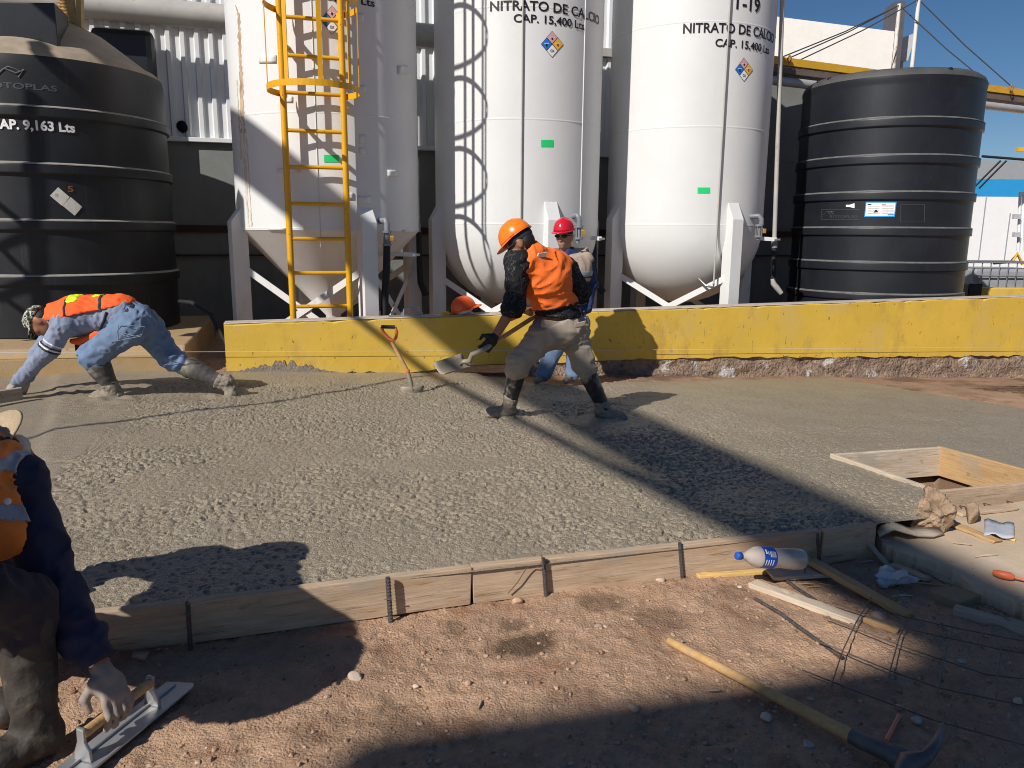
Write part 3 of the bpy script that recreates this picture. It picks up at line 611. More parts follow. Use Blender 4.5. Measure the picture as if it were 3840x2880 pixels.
MB().tube([Yd(1451, 914, y1), Yd(1450, 1000, y1), Yd(1443, 1130, y1), Yd(1440, 1230, y1)], [.04, .042, .042, .042], 12).build('outlet_hose', 'hose', T1)
y2 = outlet(C2, T2, [(2150, 812), (2165, 808), (2172, 818), (2172, 852)], (2171, 872)); MB().tube([Yd(2168, 895, y2), Yd(2166, 912, y2)], .022, 10).build('outlet_spout', 'pvc', T2)
y3 = outlet(C3, T3, [(2815, 812), (2845, 810), (2855, 820), (2855, 845)], (2846, 866)); MB().tube([Yd(2843, 885, y3), Yd(2842, 899, y3)], .022, 10).build('outlet_spout', 'pvc', T3)
for C, t, a, b2 in ((C1, T1, (1352, 948), (1562, 955)), (C2, T2, (2178, 890), (2256, 895)), (C3, T3, (2783, 890), (2912, 898))):
    d = C.y-.45; pa, pb = Yd(*a, d), Yd(*b2, d); br = MB().bar(pa, pb, .012, .05).build('pipe_bracket', 'white', t)
    MB().obox(pb, Vector((.035, 0, 0)), Vector((0, .05, 0)), Vector((0, 0, .012))).build('clamp', 'steel', br)
for lab, pts, y_ in (('black hose hanging between the cone-bottomed and middle white tanks', [(1571, 870), (1572, 980), (1577, 1060), (1598, 1108)], C1.y+.3), ('black hose end hanging at right of the red helmet man', [(2228, 850), (2228, 1000), (2234, 1065), (2263, 1097)], C2.y+.1)):
    o = MB().tube([Yd(x, y, y_) for x, y in pts], [.035, .035, .04, .045], 12).build('hanging_hose', 'hose'); tag(o, lab, 'hose', 'hoses hanging by the white tanks')
yv = C3.y-.35
vp = thing('vertical_pipe', 'tall grey pipe with an angled spout right of the tank numbered 19', 'pipe', Yd(2900, 1057, yv))
MB().tube([Yd(2904, 900, yv), Yd(2914, 600, yv), Yd(2934, 0, yv), Yd(2945, -420, yv)], .030, 12).build('riser', 'pipegrey', vp)
MB().tube([Yd(2901, 1055, yv), Yd(2904, 905, yv)], .034, 12).build('lower_hose', 'hose', vp); MB().tube([Yd(2904, 930, yv), Yd(2904, 902, yv)], .042, 12).build('coupling', 'pvc', vp)
MB().tube([Yd(2899, 1045, yv), Yd(2900, 1062, yv), Yd(2912, 1078, yv), Yd(2930, 1100, yv)], [.034, .038, .04, .032], 12).build('spout', 'pipegrey', vp)
# ================================================================ yellow ladder with cage
LY = 8.34
pl_, pr_ = Yd(1103, 1190, LY), Yd(1307, 1192, LY); pl_.z = pr_.z = 0
lw = (Vector((pr_.x, LY, 0))-Vector((pl_.x, LY, 0))).length; L0 = Vector((pl_.x, LY-.03, 0)); L1 = L0+U*lw/math.cos(YAW)*.985
lad = thing('caged_ladder', 'tall yellow steel ladder with safety cage standing before the cone-bottomed tank', 'ladder', L0.lerp(L1, .5)+ZZ*.1)
LT = 6.6
for p in (L0, L1): MB().tube([p+ZZ*.1, p+ZZ*LT], .034, 14).build('rail', 'yellow', lad)
zr = [Yd(1110, y, L0.y).z for y in (61, 206, 346, 488, 624, 763, 895, 1024, 1150)]
pit = (zr[0]-zr[-1])/8; z = zr[0]+pit
for zz in zr: MB().tube([L0+ZZ*zz, L1+ZZ*zz], .021, 10).build('rung', 'yellow', lad)
while z < LT: MB().tube([L0+ZZ*z, L1+ZZ*z], .021, 10).build('rung', 'yellow', lad); z += pit
HC = L0.lerp(L1, .5)-N*.28; HR = .455
zh = Yd(1080, 352, LY).z; zh2 = Yd(1080, 38, LY).z; hs = (zh2-zh)
a_open = math.asin(min(1, (lw/2+.01)/HR))
def hoop_pt(a, z, r=HR): return HC+U*(r*math.sin(a))-N*(r*math.cos(a))+ZZ*z
z = zh; k = 0
while z < LT:
    b = MB(); n = 40; am = R_(360-0)/2-.62; V = []; F = []
    for i in range(n+1):
        a = -am+2*am*i/n
        for r_, dz in ((HR, -.03), (HR, .03), (HR-.007, .03), (HR-.007, -.03)): V.append(hoop_pt(a, z+dz, r_))
    for i in range(n):
        for q in range(4): F.append((i*4+q, i*4+(q+1) % 4, i*4+4+(q+1) % 4, i*4+4+q))
    F += [(3, 2, 1, 0), tuple(n*4+q for q in range(4))]
    mesh_obj('cage_hoop', V, F, 'yellow', lad); z += hs; k += 1
for a in (-1.5, -.62, .12, .86, 1.52):
    c = hoop_pt(a, 0, HR-.012); tn = U*math.cos(a)+N*math.sin(a); rd = U*math.sin(a)-N*math.cos(a)
    MB().obox(c+ZZ*((zh+LT)/2), tn*.022, rd*.004, ZZ*((LT-zh)/2)).build('cage_strap', 'yellow', lad)
for (x, y, rl) in ((1245, 168, L1), (1245, -150, L1), (1070, 168, L0)):
    zz = Yd(1255, y, LY).z; d = Vector((C1.x-rl.x, C1.y-rl.y, 0)).normalized(); MB().tube([rl+ZZ*zz, rl+ZZ*zz+d*.5], .025, 10).build('standoff', 'yellow', lad)
# ================================================================ black tanks
def ribbed(C, r, rings, zb, ztop_, ridge, w, top):
    prof = []
    for z, h in rings:
        prof += [(r, z-h-.03), (r, z-h-.012), (r, z+.02), (r, z+.035), (r+ridge, z-h+.012), (r+ridge, z-.022)]
        prof += [(r, z-h-.004), (r+ridge, z-h), (r+ridge*.95, z-.010), (r+ridge*.75, z-.002), (r, z+.010)]
    prof = [(r, zb)]+sorted(prof, key=lambda q: q[1])+[(r, ztop_-.04), (r, ztop_)]+top
    return prof
AZ0 = math.atan2(ray(640, 700).x, ray(640, 700).y)-math.asin(1.2/10.6)
C0T = Vector((10.6*math.sin(AZ0), 10.6*math.cos(AZ0), 0)); R0 = 1.2
def z0(y, x=190): return hit(x, y, C0T, R0)[1]
T0 = thing('water_tank', 'dusty black ribbed tank with a cone roof on the faded plinth', 'tank', Vector((C0T.x, C0T.y, .37)), 'black ribbed tanks')
rings0 = [(z0(y), .10) for y in (402, 614, 826, 1034)]
zs0 = z0(200)
prof = ribbed(C0T, R0, rings0, .376, zs0-.10, .030, 0, [(R0-.012, zs0-.03), (R0-.06, zs0+.03), (R0-.14, zs0+.07), (R0*.52, zs0+.40), (.3, zs0+.56), (.28, zs0+.66), (.02, zs0+.68)])
t0s = MB().lathe(prof[:-6], C0T, 128).build('shell', 'blackdust', T0)
MB().lathe(prof[-7:], C0T, 96).build('cone_roof', 'dust', T0)
def ledges(C, r, rings, ridge, parent, m):
    for z, h in rings: MB().lathe([(r+ridge*1.06, z-.009), (r+ridge*1.02, z-.001), (r+.001, z+.013)], C, 128, sm=False).build('dusty_lit_ledge', m, parent)  # pale dust ring that also paints the sunlit highlight along each rib top
ledges(C0T, R0, rings0, .030, t0s, mat('ledge_dust_highlight', (.26, .245, .22), .9, var=.25, vscale=9))
cyl_text('lettering', 'CAP. 9,163 Lts', C0T, R0, None, (282, 497), 34, 'inkwhite', t0s, .008, angw=.62, bold=.035)
for cx_, cy_ in ((224, 737), (271, 774)):
    patch('peeling_label', C0T, R0, [(cx_-37, cy_-3), (cx_+9, cy_+35), (cx_+37, cy_+2), (cx_-6, cy_-35)], 'paper', t0s, .006)
cyl_text('scrawled_mark', '5', C0T, R0, (254, 719), (276, 719), 22, mat('rusty_mark', (.22, .09, .05), .9), t0s, .006)
cyl_text('moulded_mark', 'ROTOPLAS', C0T, R0, (-60, 335), (215, 337), 22, mat('scuffed_emboss', (.06, .07, .075), .6), t0s, .003)
emb = MB(); 
for pts in ([(-20, 295), (10, 262), (30, 250), (85, 268), (70, 290)], [(20, 258), (60, 275), (92, 262)]):
    emb.tube([cyl_pt(C0T, R0+.002, *hit(x, y, C0T, R0)) for x, y in pts], .009, 6)
emb.build('moulded_mark', mat('scuffed_emboss_lines', (.09, .10, .105), .6), t0s)
# dark box and walkway on the left tank's shoulder
bx0, bx1 = Yd(-500, 195, C0T.y-1.15), Yd(222, 196, C0T.y-.80); zt_ = Yd(215, 10, C0T.y-.80).z
o = MB().prism([bx0, bx1, bx1+N*.5, bx0+N*.5], ZZ*(zt_-bx1.z)).build('tank_neck_box', 'black', None, .01); tag(o, 'dark box standing on the shoulder of the cone-roofed black tank', 'box')
wk = thing('walkway', 'weathered yellow lattice walkway frame above the cone-roofed black tank', 'walkway', Yd(290, 100, C0T.y+.2))
wy = C0T.y-.1
for a, b2, w_ in (((245, -60), (292, 104), .05), ((262, -120), (272, 88), .05), ((297, -120), (300, 104), .06)): MB().bar(Yd(*a, wy), Yd(*b2, wy), w_, w_).build('post', mat('weathered_yellow_post', (.36, .25, .10), .8, var=.25, vscale=9), wk)
b = MB()
for k in range(11):
    y_ = -40+k*12; b.tube([Yd(217, y_, wy+.05), Yd(262+k*2, y_+4+k, wy+.05)], .012, 5)
    x_ = 219+k*5; b.tube([Yd(x_, -60, wy+.05), Yd(x_+3, 86, wy+.05)], .006, 5)
b.build('expanded_mesh', mat('rusty_yellow_mesh', (.42, .25, .08), .8, var=.3, vscale=14), wk)
# hopper tank behind
a, b2 = PL(330, 100, xy(0, TW+3.50), N), PL(568, 100, xy(0, TW+3.50), N); zb_ = a.z-2.2
o = MB().obox(a.lerp(b2, .5)+N*.14+ZZ*((zb_-a.z)/2), U*((b2-a).length/2), N*.14, ZZ*((a.z-zb_)/2)).build('square_tank', 'black', None, .09); tag(o, 'square black tank with rounded corners behind the cone-roofed tank', 'tank')
o = MB().tube([Yd(672, 1130, 9.0), Yd(720, 1135, 8.7), Yd(790, 1180, 8.6), Yd(850, 1290, 8.5)], .024, 10).build('drain_hose', 'hose'); tag(o, 'thick dark hose drooping from the cone-roofed black tank to the pit', 'hose')
# right black tank
R4 = 1.2; C4 = solve(2980, 3652, 760, R4)
def z4(y, x=3330): return hit(x, y, C4, R4)[1]
T4 = thing('water_tank', 'cleaner black ribbed tank with rounded lid behind the yellow wall', 'tank', Vector((C4.x, C4.y, -.3)), 'black ribbed tanks')
rings4 = [(z4(y), z4(y)-z4(y+h)) for y, h in ((441, 32), (580, 32), (718, 30), (853, 30), (984, 32), (1104, 24))]
zs4 = z4(290)
p4 = ribbed(C4, R4, rings4, -.35, zs4-.06, .026, 0, [(R4+.008, zs4-.02), (R4+.006, zs4+.02), (R4-.02, zs4+.075), (R4-.09, zs4+.125), (R4*.6, zs4+.19), (.4, zs4+.215), (.01, zs4+.22)])
t4s = MB().lathe(p4[:-5], C4, 144).build('shell', 'black', T4); ledges(C4, R4, rings4, .026, t4s, mat('ledge_dust_highlight_thin', (.13, .128, .12), .85, var=.3, vscale=9)); lid = MB().lathe(p4[-6:], C4, 96).build('domed_lid', mat('dusty_black_lid', (.075, .073, .07), .6, var=.3, vscale=3), T4)
for x, y in ((3098, 287), (3575, 262), (3055, 305)):
    a, z = hit(x, y, C4, R4); MB().lump(cyl_pt(C4, R4-.06, a, zs4+.10), .035, 3, 2, (1, 1, .7), .1).build('lid_lug', 'black', lid)
lb = patch('info_label', C4, R4, [(3241, 814), (3355, 813), (3362, 757), (3247, 757)], 'lblcyan', t4s, .006)
patch('printed_sheet', C4, R4, [(3245, 810), (3352, 809), (3358, 761), (3250, 761)], 'lblwhite', lb, .009)
for k in range(6):
    for x0_, x1_ in ((3252, 3300), (3306, 3352)):
        if k == 0 and x0_ < 3300: continue
        patch('print_line', C4, R4, rect((x0_+x1_)/2, 769+k*6.3, (x1_-x0_)*.92, 2.2), 'lblgrey', lb, .011, 2)
patch('print_line', C4, R4, rect(3261, 767, 14, 4), 'ink', lb, .011, 2); patch('print_line', C4, R4, rect(3314, 768, 16, 3), mat('red_print', (.5, .03, .04), .6), lb, .012, 2)
patch('print_mark', C4, R4, [(3276, 797), (3294, 796), (3287, 786), (3283, 787)], 'ink', lb, .0115, 2)
patch('print_line', C4, R4, rect(3340, 805, 24, 3), 'lblblue', lb, .0125, 2)
patch('arrow_sticker', C4, R4, [(3186, 776), (3205, 781), (3205, 762), (3186, 768)], 'lblwhite', t4s, .006, 3); patch('arrow_sticker', C4, R4, rect(3180, 772, 14, 8), 'lblwhite', t4s, .006, 2)
eb = mat('embossed_black', (.05, .05, .055), .35)
b = MB()
for c in (rect(3152, 805, 140, 38), rect(3422, 800, 90, 66)):
    P = [cyl_pt(C4, R4+.001, *hit(x, y, C4, R4)) for x, y in c]; 
    for i in range(4):
        q = [cyl_pt(C4, R4+.001, *hit(c[i][0]+(c[(i+1) % 4][0]-c[i][0])*k/6, c[i][1]+(c[(i+1) % 4][1]-c[i][1])*k/6, C4, R4)) for k in range(7)]; b.tube(q, .005, 5)
for pts in ([(3088, 806), (3098, 794), (3130, 794), (3112, 806)], [(3104, 794), (3114, 804)], [(3116, 794), (3126, 804)]):
    b.tube([cyl_pt(C4, R4+.001, *hit(x, y, C4, R4)) for x, y in pts], .005, 5)
b.build('moulded_mark', eb, t4s); cyl_text('moulded_mark', 'ROTOPLAS', C4, R4, (3112, 819), (3216, 817), 12, eb, t4s, .004)
# ================================================================ building behind the tanks
BT = TW+3.85
def BP(x, y, dt=0): return PL(x, y, xy(0, BT+dt), N)
bl = thing('factory_building', 'long factory wall of grey render and ribbed pale sheet behind the tanks', 'building', xy(2, BT))
sL, sR = st(BP(-500, 500))[0], st(BP(3080, 500))[0]; zF = BP(780, 527).z; zTop = 6.2
MB().obox(xy((sL+sR)/2, BT+.3)+ZZ*((zF-.5)/2), U*((sR-sL)/2), N*.3, ZZ*((zF+.5)/2)).build('rendered_wall', 'greywall', bl)
zR = BP(2940, 318).z; MB().obox(xy((sR+st(BP(2790, 300))[0])/2, BT+.3)+ZZ*((zR+zF)/2+.002), U*((sR-st(BP(2790, 300))[0])/2), N*.3, ZZ*((zR-zF)/2)).build('rendered_upper_wall', 'greywall', bl)
V = []; F = []; s = sL; pitch = .185; i = 0; prof_r = [(0, 0), (.095, 0), (.115, -.045), (.165, -.045)]
sc_end = st(BP(2790, 300))[0]
while s < sc_end:
    for ds, dt in prof_r: V += [xy(s+ds, BT+.02+dt)+ZZ*(zF+.02), xy(s+ds, BT+.02+dt)+ZZ*zTop]
    s += pitch
F = [(2*i, 2*i+2, 2*i+3, 2*i+1) for i in range(len(V)//2-1)]
cl = mesh_obj('ribbed_sheet', V, F, 'sheet', bl)
MB().obox(xy((sL+sc_end)/2, BT-.03)+ZZ*(zF+.0), U*((sc_end-sL)/2), N*.05, ZZ*.03).build('flashing', 'sheet', bl, .006)
MB().lump(BP(683, 475, -.03), .085, 4, 3, (1, .3, 1), .12).build('torn_hole', mat('dark_hole', (.005, .005, .005), .9), bl)
for z, h in ((BP(640, 857).z, .05), (BP(640, 957).z, .012)): MB().obox(xy((sL+sR)/2, BT-.02)+ZZ*z, U*((sR-sL)/2), N*.02, ZZ*h).build('wall_rail', mat('dark_maroon_rail', (.05, .02, .02), .7), bl)
MB().obox(xy((sL+sR)/2, BT-.02)+ZZ*BP(1600, 150).z, U*((sR-sL)/2-.6), N*.06, ZZ*.06).build('sheet_girt', 'pipegrey', bl)
yp = 9.9; a, b2 = PL(310, 18, xy(0, BT-.55), N), PL(845, 66, xy(0, BT-.55), N)
a2, b3 = PL(310, 0, xy(0, BT-.55), N), PL(845, 42, xy(0, BT-.55), N); rp_ = (b3-b2).length/1.0
o = MB().tube([a-(b2-a)*.9, a, b2, b2+(b2-a)*2.2], .16, 20).build('overhead_pipe', 'pipegrey'); tag(o, 'wide grey pipe running high along the ribbed sheet wall', 'pipe')
# ---- right side backdrop
wb = thing('parapet_building', 'tall white plastered building rising behind the yellow roof beam', 'building', Yd(3340, 800, 19))
a, b2 = Yd(3355, 118, 17), Yd(2912, 40, 17.6); dd = Vector((b2.x-a.x, b2.y-a.y, 0)); dd.normalize(); back = Vector((-dd.y, dd.x, 0))
if back.y < 0: back = -back
ex = a+dd*9; zt2 = (a.z+b2.z)/2
P = [Vector((a.x, a.y, -1)), Vector((a.x, a.y, a.z)), ex+ZZ*(b2.z-a.z)*3, Vector((ex.x, ex.y, -1))]
pw = MB().prism(P, back*4).build('parapet_wall', 'plaster', wb)
MB().obox(a+Vector((.10, .3, -.2)), Vector((.10, 0, 0)), Vector((0, .25, 0)), Vector((0, 0, .8))).build('corner_duct', mat('dark_grey_duct', (.10, .10, .11), .6), wb)
v0 = Yd(3392, 178, 17.4); MB().prism([v0+Vector((-.16, 0, .16)), v0+Vector((.22, 0, .30)), v0+Vector((.10, 0, -.26)), v0+Vector((-.2, 0, -.26))], Vector((0, .6, 0))).build('vent_hood', mat('pale_vent', (.5, .52, .55), .6), wb)
MB().obox(v0+Vector((-.05, .2, -.42)), Vector((.08, 0, 0)), Vector((0, .15, 0)), Vector((0, 0, .2))).build('vent_base', 'pipegrey', wb)
cb = thing('roof_beam', 'long yellow channel beam with a grey pipe slung under it', 'beam', Yd(3300, 300, 14.5))
a, b2 = Yd(2901, 224, 13.0), Yd(3840, 349, 15.4); d = b2-a; d.z = 0; k_ = (a.z+b2.z)/2
a.z = a.z; e0, e1 = a-d*.35+ZZ*0, b2+(b2-a)*.6
MB().bar(e0, e1, .12, .115).build('channel', 'fascia', cb)
dn = Vector((0, .12, -.13)); MB().bar(e0+dn, e1+dn, .3, .09).build('gutter', mat('brown_gutter', (.16, .12, .10), .7, var=.2), cb)
dn = Vector((0, .02, -.29)); MB().tube([e0+dn, e1+dn], .072, 14).build('slung_pipe', mat('silver_pipe', (.48, .48, .48), .4, .2), cb)
POL = []
for (x0_, y0_, x1_, y1_, lab) in ((3373, 15, 3344, 330, 'thin rusty white guyed pole at the corner of the white parapet'), (3446, -6, 3412, 330, 'thin rusty white guyed pole standing right of the vent hood')):
    Yp = 15.3; a, b2 = Yd(x0_, y0_, Yp), Yd(x1_, y1_, Yp); o = MB().tube([b2, a], .035, 10).build('guyed_pole', mat('rusty_white_paint', (.70, .68, .64), .6, var=.05, stain=[((.33, .15, .07), 5, .56, .08, (1, 1, .5), .9)])); tag(o, lab, 'pole', 'guyed poles on the roof'); POL.append(a)
for p, q, yq, lab in ((0, (2938, 212), 13.1, 'upper guy wire from the left pole down to the beam'), (0, (2968, 214), 13.2, 'middle guy wire from the left pole ending at a hook'), (1, (3002, 224), 13.3, 'lower guy wire from the right pole across the parapet'), (0, (3720, 325), 15, 'guy wire from the left pole down behind the black lid'), (1, (3796, 327), 15.2, 'guy wire from the right pole down to the beam hook')):
    e = Yd(*q, yq); o = MB().tube([POL[p]-ZZ*.02*yq/13, POL[p].lerp(e, .5)-ZZ*.05, e], .011, 5).build('guy_wire', mat('guy_wire_steel', (.06, .06, .06), .6)); tag(o, lab, 'wire', 'guy wires of the roof poles')
for q, yq, lab in (((2960, 222), 13.1, 'rusty anchor hook on the beam near the tank numbered 19'), ((3793, 330), 15.2, 'rusty anchor hook on the beam at the right picture edge')):
    e = Yd(*q, yq-.12); b = MB().tube([e+ZZ*.06, e+Vector((.03, 0, 0)), e-ZZ*.06, e-Vector((.03, 0, 0)), e+ZZ*.06], .014, 6); o = b.build('anchor_hook', mat('rusty_hook', (.32, .17, .08), .8)); tag(o, lab, 'hook', 'anchor hooks on the beam')
bb = thing('panel_building', 'white panelled building with blue and grey bands behind the black tank', 'building', Yd(3800, 1000, 22))
def qy(x, y): return Yd(x, y, 22)
zA, zB, zC, zD = qy(3750, 602).z, qy(3750, 672).z, qy(3750, 738).z, -1.5; x0_, x1_ = qy(3560, 800).x, qy(4500, 800).x
for nm, m, z1_, z2_ in (('grey_band', 'greybld', zA, zB), ('blue_band', 'bluebld', zB, zC), ('white_panels', 'whitebld', zC, zD)):
    MB().obox(Vector(((x0_+x1_)/2, 23, (z1_+z2_)/2)), Vector(((x1_-x0_)/2, 0, 0)), Vector((0, 1, 0)), Vector((0, 0, (z1_-z2_)/2))).build(nm, m, bb)
for x, y0_, y1_ in ((3683, 740, 985), (3776, 800, 985)): MB().obox(qy(x, (y0_+y1_)/2)-Vector((0, .004, 0)), Vector((.012, 0, 0)), Vector((0, .01, 0)), Vector((0, 0, (qy(x, y0_).z-qy(x, y1_).z)/2))).build('panel_joint', 'greybld', bb)
o = MB().tube([Yd(3683, 586, 18), Yd(3960, 608, 18)], .03, 6).build('overhead_cable', 'hose'); tag(o, 'dark horizontal cable above the grey band of the panelled building', 'cable', 'cables at the right edge')
for dx in (0, 22): 
    o = MB().tube([Yd(3650+dx, 706, 19), Yd(3700+dx, 655, 19), Yd(3752+dx, 603, 19)], .022, 6).build('slanting_cable', 'hose'); tag(o, ('left' if dx == 0 else 'right')+' of two parallel dark cables slanting across the blue band', 'cable', 'cables at the right edge')
o = MB().bar(Yd(3812, 561, 17), Yd(3990, 561, 17), .1, .085).build('yellow_beam_end', 'fascia'); tag(o, 'short yellow beam end in the sky at the right picture edge', 'beam')
st_ = thing('valve_stand', 'white pipes with a yellow bracket in front of the white panels', 'pipes', Yd(3825, 990, 17))
for x in (3818, 3831, 3846): MB().tube([Yd(x+8, 720, 17), Yd(x, 940, 17)], .03, 8).build('riser', 'whitebld', st_)
for y in (812, 880): MB().obox(Yd(3812, y, 16.9), Vector((.07, 0, 0)), Vector((0, .04, 0)), Vector((0, 0, .05))).build('junction_box', 'lblgrey', st_)
MB().tube([Yd(3726, 987, 16.8), Yd(3790, 982, 16.8), Yd(3815, 955, 16.8)], .03, 8).build('hose_line', 'hose', st_); MB().tube([Yd(3795, 985, 16.7), Yd(3815, 950, 16.7), Yd(3835, 992, 16.7)], .03, 6).build('yellow_bracket', 'fascia', st_)
ib = thing('bulk_tote', 'caged plastic bulk container beside the black ribbed tank', 'container', Yd(3740, 1085, 15))
a, b2 = Yd(3640, 1085, 15), Yd(3900, 1090, 15); zt3 = Yd(3740, 985, 15).z; x0_, x1_ = a.x, b2.x; zb3 = a.z-.5
MB().obox(Vector(((x0_+x1_)/2, 15.5, (zt3+zb3)/2-.05)), Vector(((x1_-x0_)/2-.04, 0, 0)), Vector((0, .46, 0)), Vector((0, 0, (zt3-zb3)/2-.06))).build('inner_tank', 'totem', ib, .06)
b = MB()
for k in range(9): x = x0_+(x1_-x0_)*k/8; b.tube([Vector((x, 15, zb3)), Vector((x, 15, zt3))], .012, 6)
for k in range(5): z = zt3+(zb3-zt3)*k/4; b.tube([Vector((x0_, 14.98, z)), Vector((x1_, 14.98, z))], .014, 6)
for x in (x0_, x1_): b.tube([Vector((x, 15, zt3)), Vector((x, 16, zt3))], .02, 6)
b.tube([Vector((x0_, 16, zt3)), Vector((x1_, 16, zt3))], .02, 6); b.build('cage', 'galv', ib)
a = Yd(3672, 1081, 12.6); o = MB().obox(a+Vector((1.8, .2, -.6)), Vector((1.8, 0, 0)), Vector((0, .12, 0)), Vector((0, 0, .6))).build('far_yellow_wall', 'wall', None, .01); tag(o, 'short far stretch of yellow wall in front of the bulk container', 'wall')
a = Yd(3645, 1085, 12.4); o = MB().obox(a+Vector((0, 0, -.2)), Vector((.11, 0, 0)), Vector((0, .1, 0)), Vector((0, 0, .3))).build('pump_box', 'black', None, .02); tag(o, 'small dark box wedged between black tank and far yellow wall', 'box')
# ================================================================ overhead things beyond the frame that shade the yard
def up_sun(p, z): return p+SUN*((z-p.z)/SUN.z)
BZ = 12.5
a, b2 = up_sun(G(3058, 1967, .155), 11), up_sun(PL(1760, 1260, WO, N), 8.5)
o = MB().bar(a-(b2-a)*1.2, b2+(b2-a)*.8, .42, .38).build('overhead_girder', 'pipegrey'); tag(o, 'deep steel girder high over the yard beyond the top of the frame', 'girder')
a, b2 = up_sun(G(2778, 1997, .155), 8), up_sun(OS(1909, 1554), 6.6)
o = MB().tube([a-(b2-a)*1.5, b2+(b2-a)*1.3], .045, 10).build('overhead_conduit', 'pipegrey'); tag(o, 'slim steel conduit high over the yard beyond the top of the frame', 'pipe')
a, b2 = up_sun(G(1476, 2840, 0), 9), up_sun(G(3400, 2548, 0), 9); dv = (b2-a).normalized(); bk = Vector((dv.y, -dv.x, 0))
o = MB().prism([a-dv*.2, b2+dv*4, b2+dv*4+bk*4, a-dv*.2+bk*4], ZZ*.15).build('canopy_roof', 'sheet'); tag(o, 'flat canopy roof behind the camera that shades the foreground dirt', 'roof')
pts = [OS(60, 1640), OS(180, 1608), OS(600, 1555), OS(1000, 1510), OS(1250, 1470), OS(1480, 1425), OS(1600, 1408)]
o = MB().tube([up_sun(p, 3.4+.02*i) for i, p in enumerate(pts)], .024, 6).build('overhead_cable', 'hose'); tag(o, 'sagging cable hung over the yard beyond the left of the frame', 'cable')
lt = thing('lattice_mast', 'steel lattice outside the frame shadowing the cone-roofed tank, with an added leg-shading post', 'mast', (-9, 4, 3))
def t0p(x, y): return cyl_pt(C0T, R0, *hit(x, y, C0T, R0))
b = MB()
for p, q, w_ in (((-30, 20), (340, 365), .10), ((0, 770), (140, 880), .06), ((140, 880), (160, 1290), .07), ((0, 930), (125, 885), .05), ((0, 925), (130, 1055), .05), ((0, 1120), (130, 1075), .05), ((0, 1105), (110, 1185), .05), ((130, 380), (150, 880), .06)):
    p, q = t0p(*p)+SUN*4.2, t0p(*q)+SUN*4.2; b.bar(p-(q-p)*.05, q+(q-p)*.05, w_, w_)
p, q = leg_pt(C1, A1[3], TR+.03, z1c+.35)+SUN*4.6, leg_pt(C1, A1[3], TR+.03, -.1)+SUN*4.6; b.bar(p, q, .24, .24)  # unseen post added along the sun line to shade one tank leg
b.build('struts_and_shade_post', 'pipegrey', lt)
# ================================================================ form boards, stakes, pit frame
bd = (G(3229, 1965, .155)-G(365, 2291, .155)); bd.z = 0; bd.normalize(); bn = Vector((-bd.y, bd.x, 0))
def bpt(px, py, z): p = G(px, py, .155); return Vector((p.x, p.y, z))
jx = [(-330, 2370), (703, 2248), (1762, 2118), (3066, 1986), (3235, 1962)]
labs = ['form board at the left end, mostly behind the crouching man', 'dark stained form board crossed by the crouching man\'s shadow', 'longest pale form board with a knot and two upright stakes', 'short dark form board past the blue capped bottle']
off = [0, .004, -.003, .006]
for i in range(4):
    a, b2 = bpt(*jx[i], .155), bpt(*jx[i+1], .155); d = (b2-a).normalized(); tz = .080
    if i == 3: b2 = b2+d*.05
    plank('form_board', labs[i], 'board', a+d*.004-bn*(.019+off[i])+ZZ*(tz-.155), b2-d*.004-bn*(.019+off[i])+ZZ*(tz-.155), .038, .165, 'board', group='form boards along the slab', rag=.003, seg=14)
def rebar(pts, r=.0075, n=8, step=.014):
    b = MB(); b.tube(pts, r, n)
    for i in range(len(pts)-1):
        a, c = Vector(pts[i]), Vector(pts[i+1]); d, sd, u = frame(c-a); L = (c-a).length; k = 0; x = step/2
        while x < L:
            q = a+d*x; V = []
            b.tube([q+(sd*math.cos(t)+u*math.sin(t))*(r*1.02)+d*(.006*math.sin(t)) for t in [j*6.283/8 for j in range(8)]], r*.22, 4, closed=True); x += step
    return b
for (x, yt, yb, lab) in ((708, 2262, 2420, 'rebar stake in the shadow of the crouching man'), (1458, 2165, 2302, 'thick rebar stake with a nail, nearest the crouching man\'s shadow edge'), (2041, 2092, 2218, 'rebar stake tied with a loop of thin wire'), (2553, 2035, 2162, 'rebar stake on the pale board left of the bottle'), (3069, 1998, 2078, 'rebar stake at the last board joint right of the bottle')):
    p = G(x, yb, 0)-bn*.0; q = bpt(x, yt, 0)-bn*.052; base = Vector((q.x, q.y, -.08)); zt_ = .160 if x != 708 else .14
    top = Yd(x-4, yt, q.y); o = rebar([base, Vector((top.x, q.y, top.z))], .0095 if x == 1458 else .008).build('rebar_stake', 'rebar'); tag(o, lab, 'stake', 'rebar stakes holding the boards')
    if x == 1458: MB().tube([top.lerp(base, .33)-bn*.012-bd*.02, top.lerp(base, .33)-bn*.014+bd*.012], .0025, 6).build('tie_nail', 'steel', o)
q = bpt(2041, 2092, 0)-bn*.058
w_ = [Yd(x, y, q.y-.004*i) for i, (x, y) in enumerate(((2030, 2082), (2036, 2105), (2040, 2135), (2010, 2122), (1985, 2122), (1968, 2140), (1940, 2185), (1905, 2225)))]
o = MB().tube(w_, .0022, 6).build('tie_wire', 'wirer'); tag(o, 'thin rusty tie wire curling from the tied stake down to the dirt', 'wire')
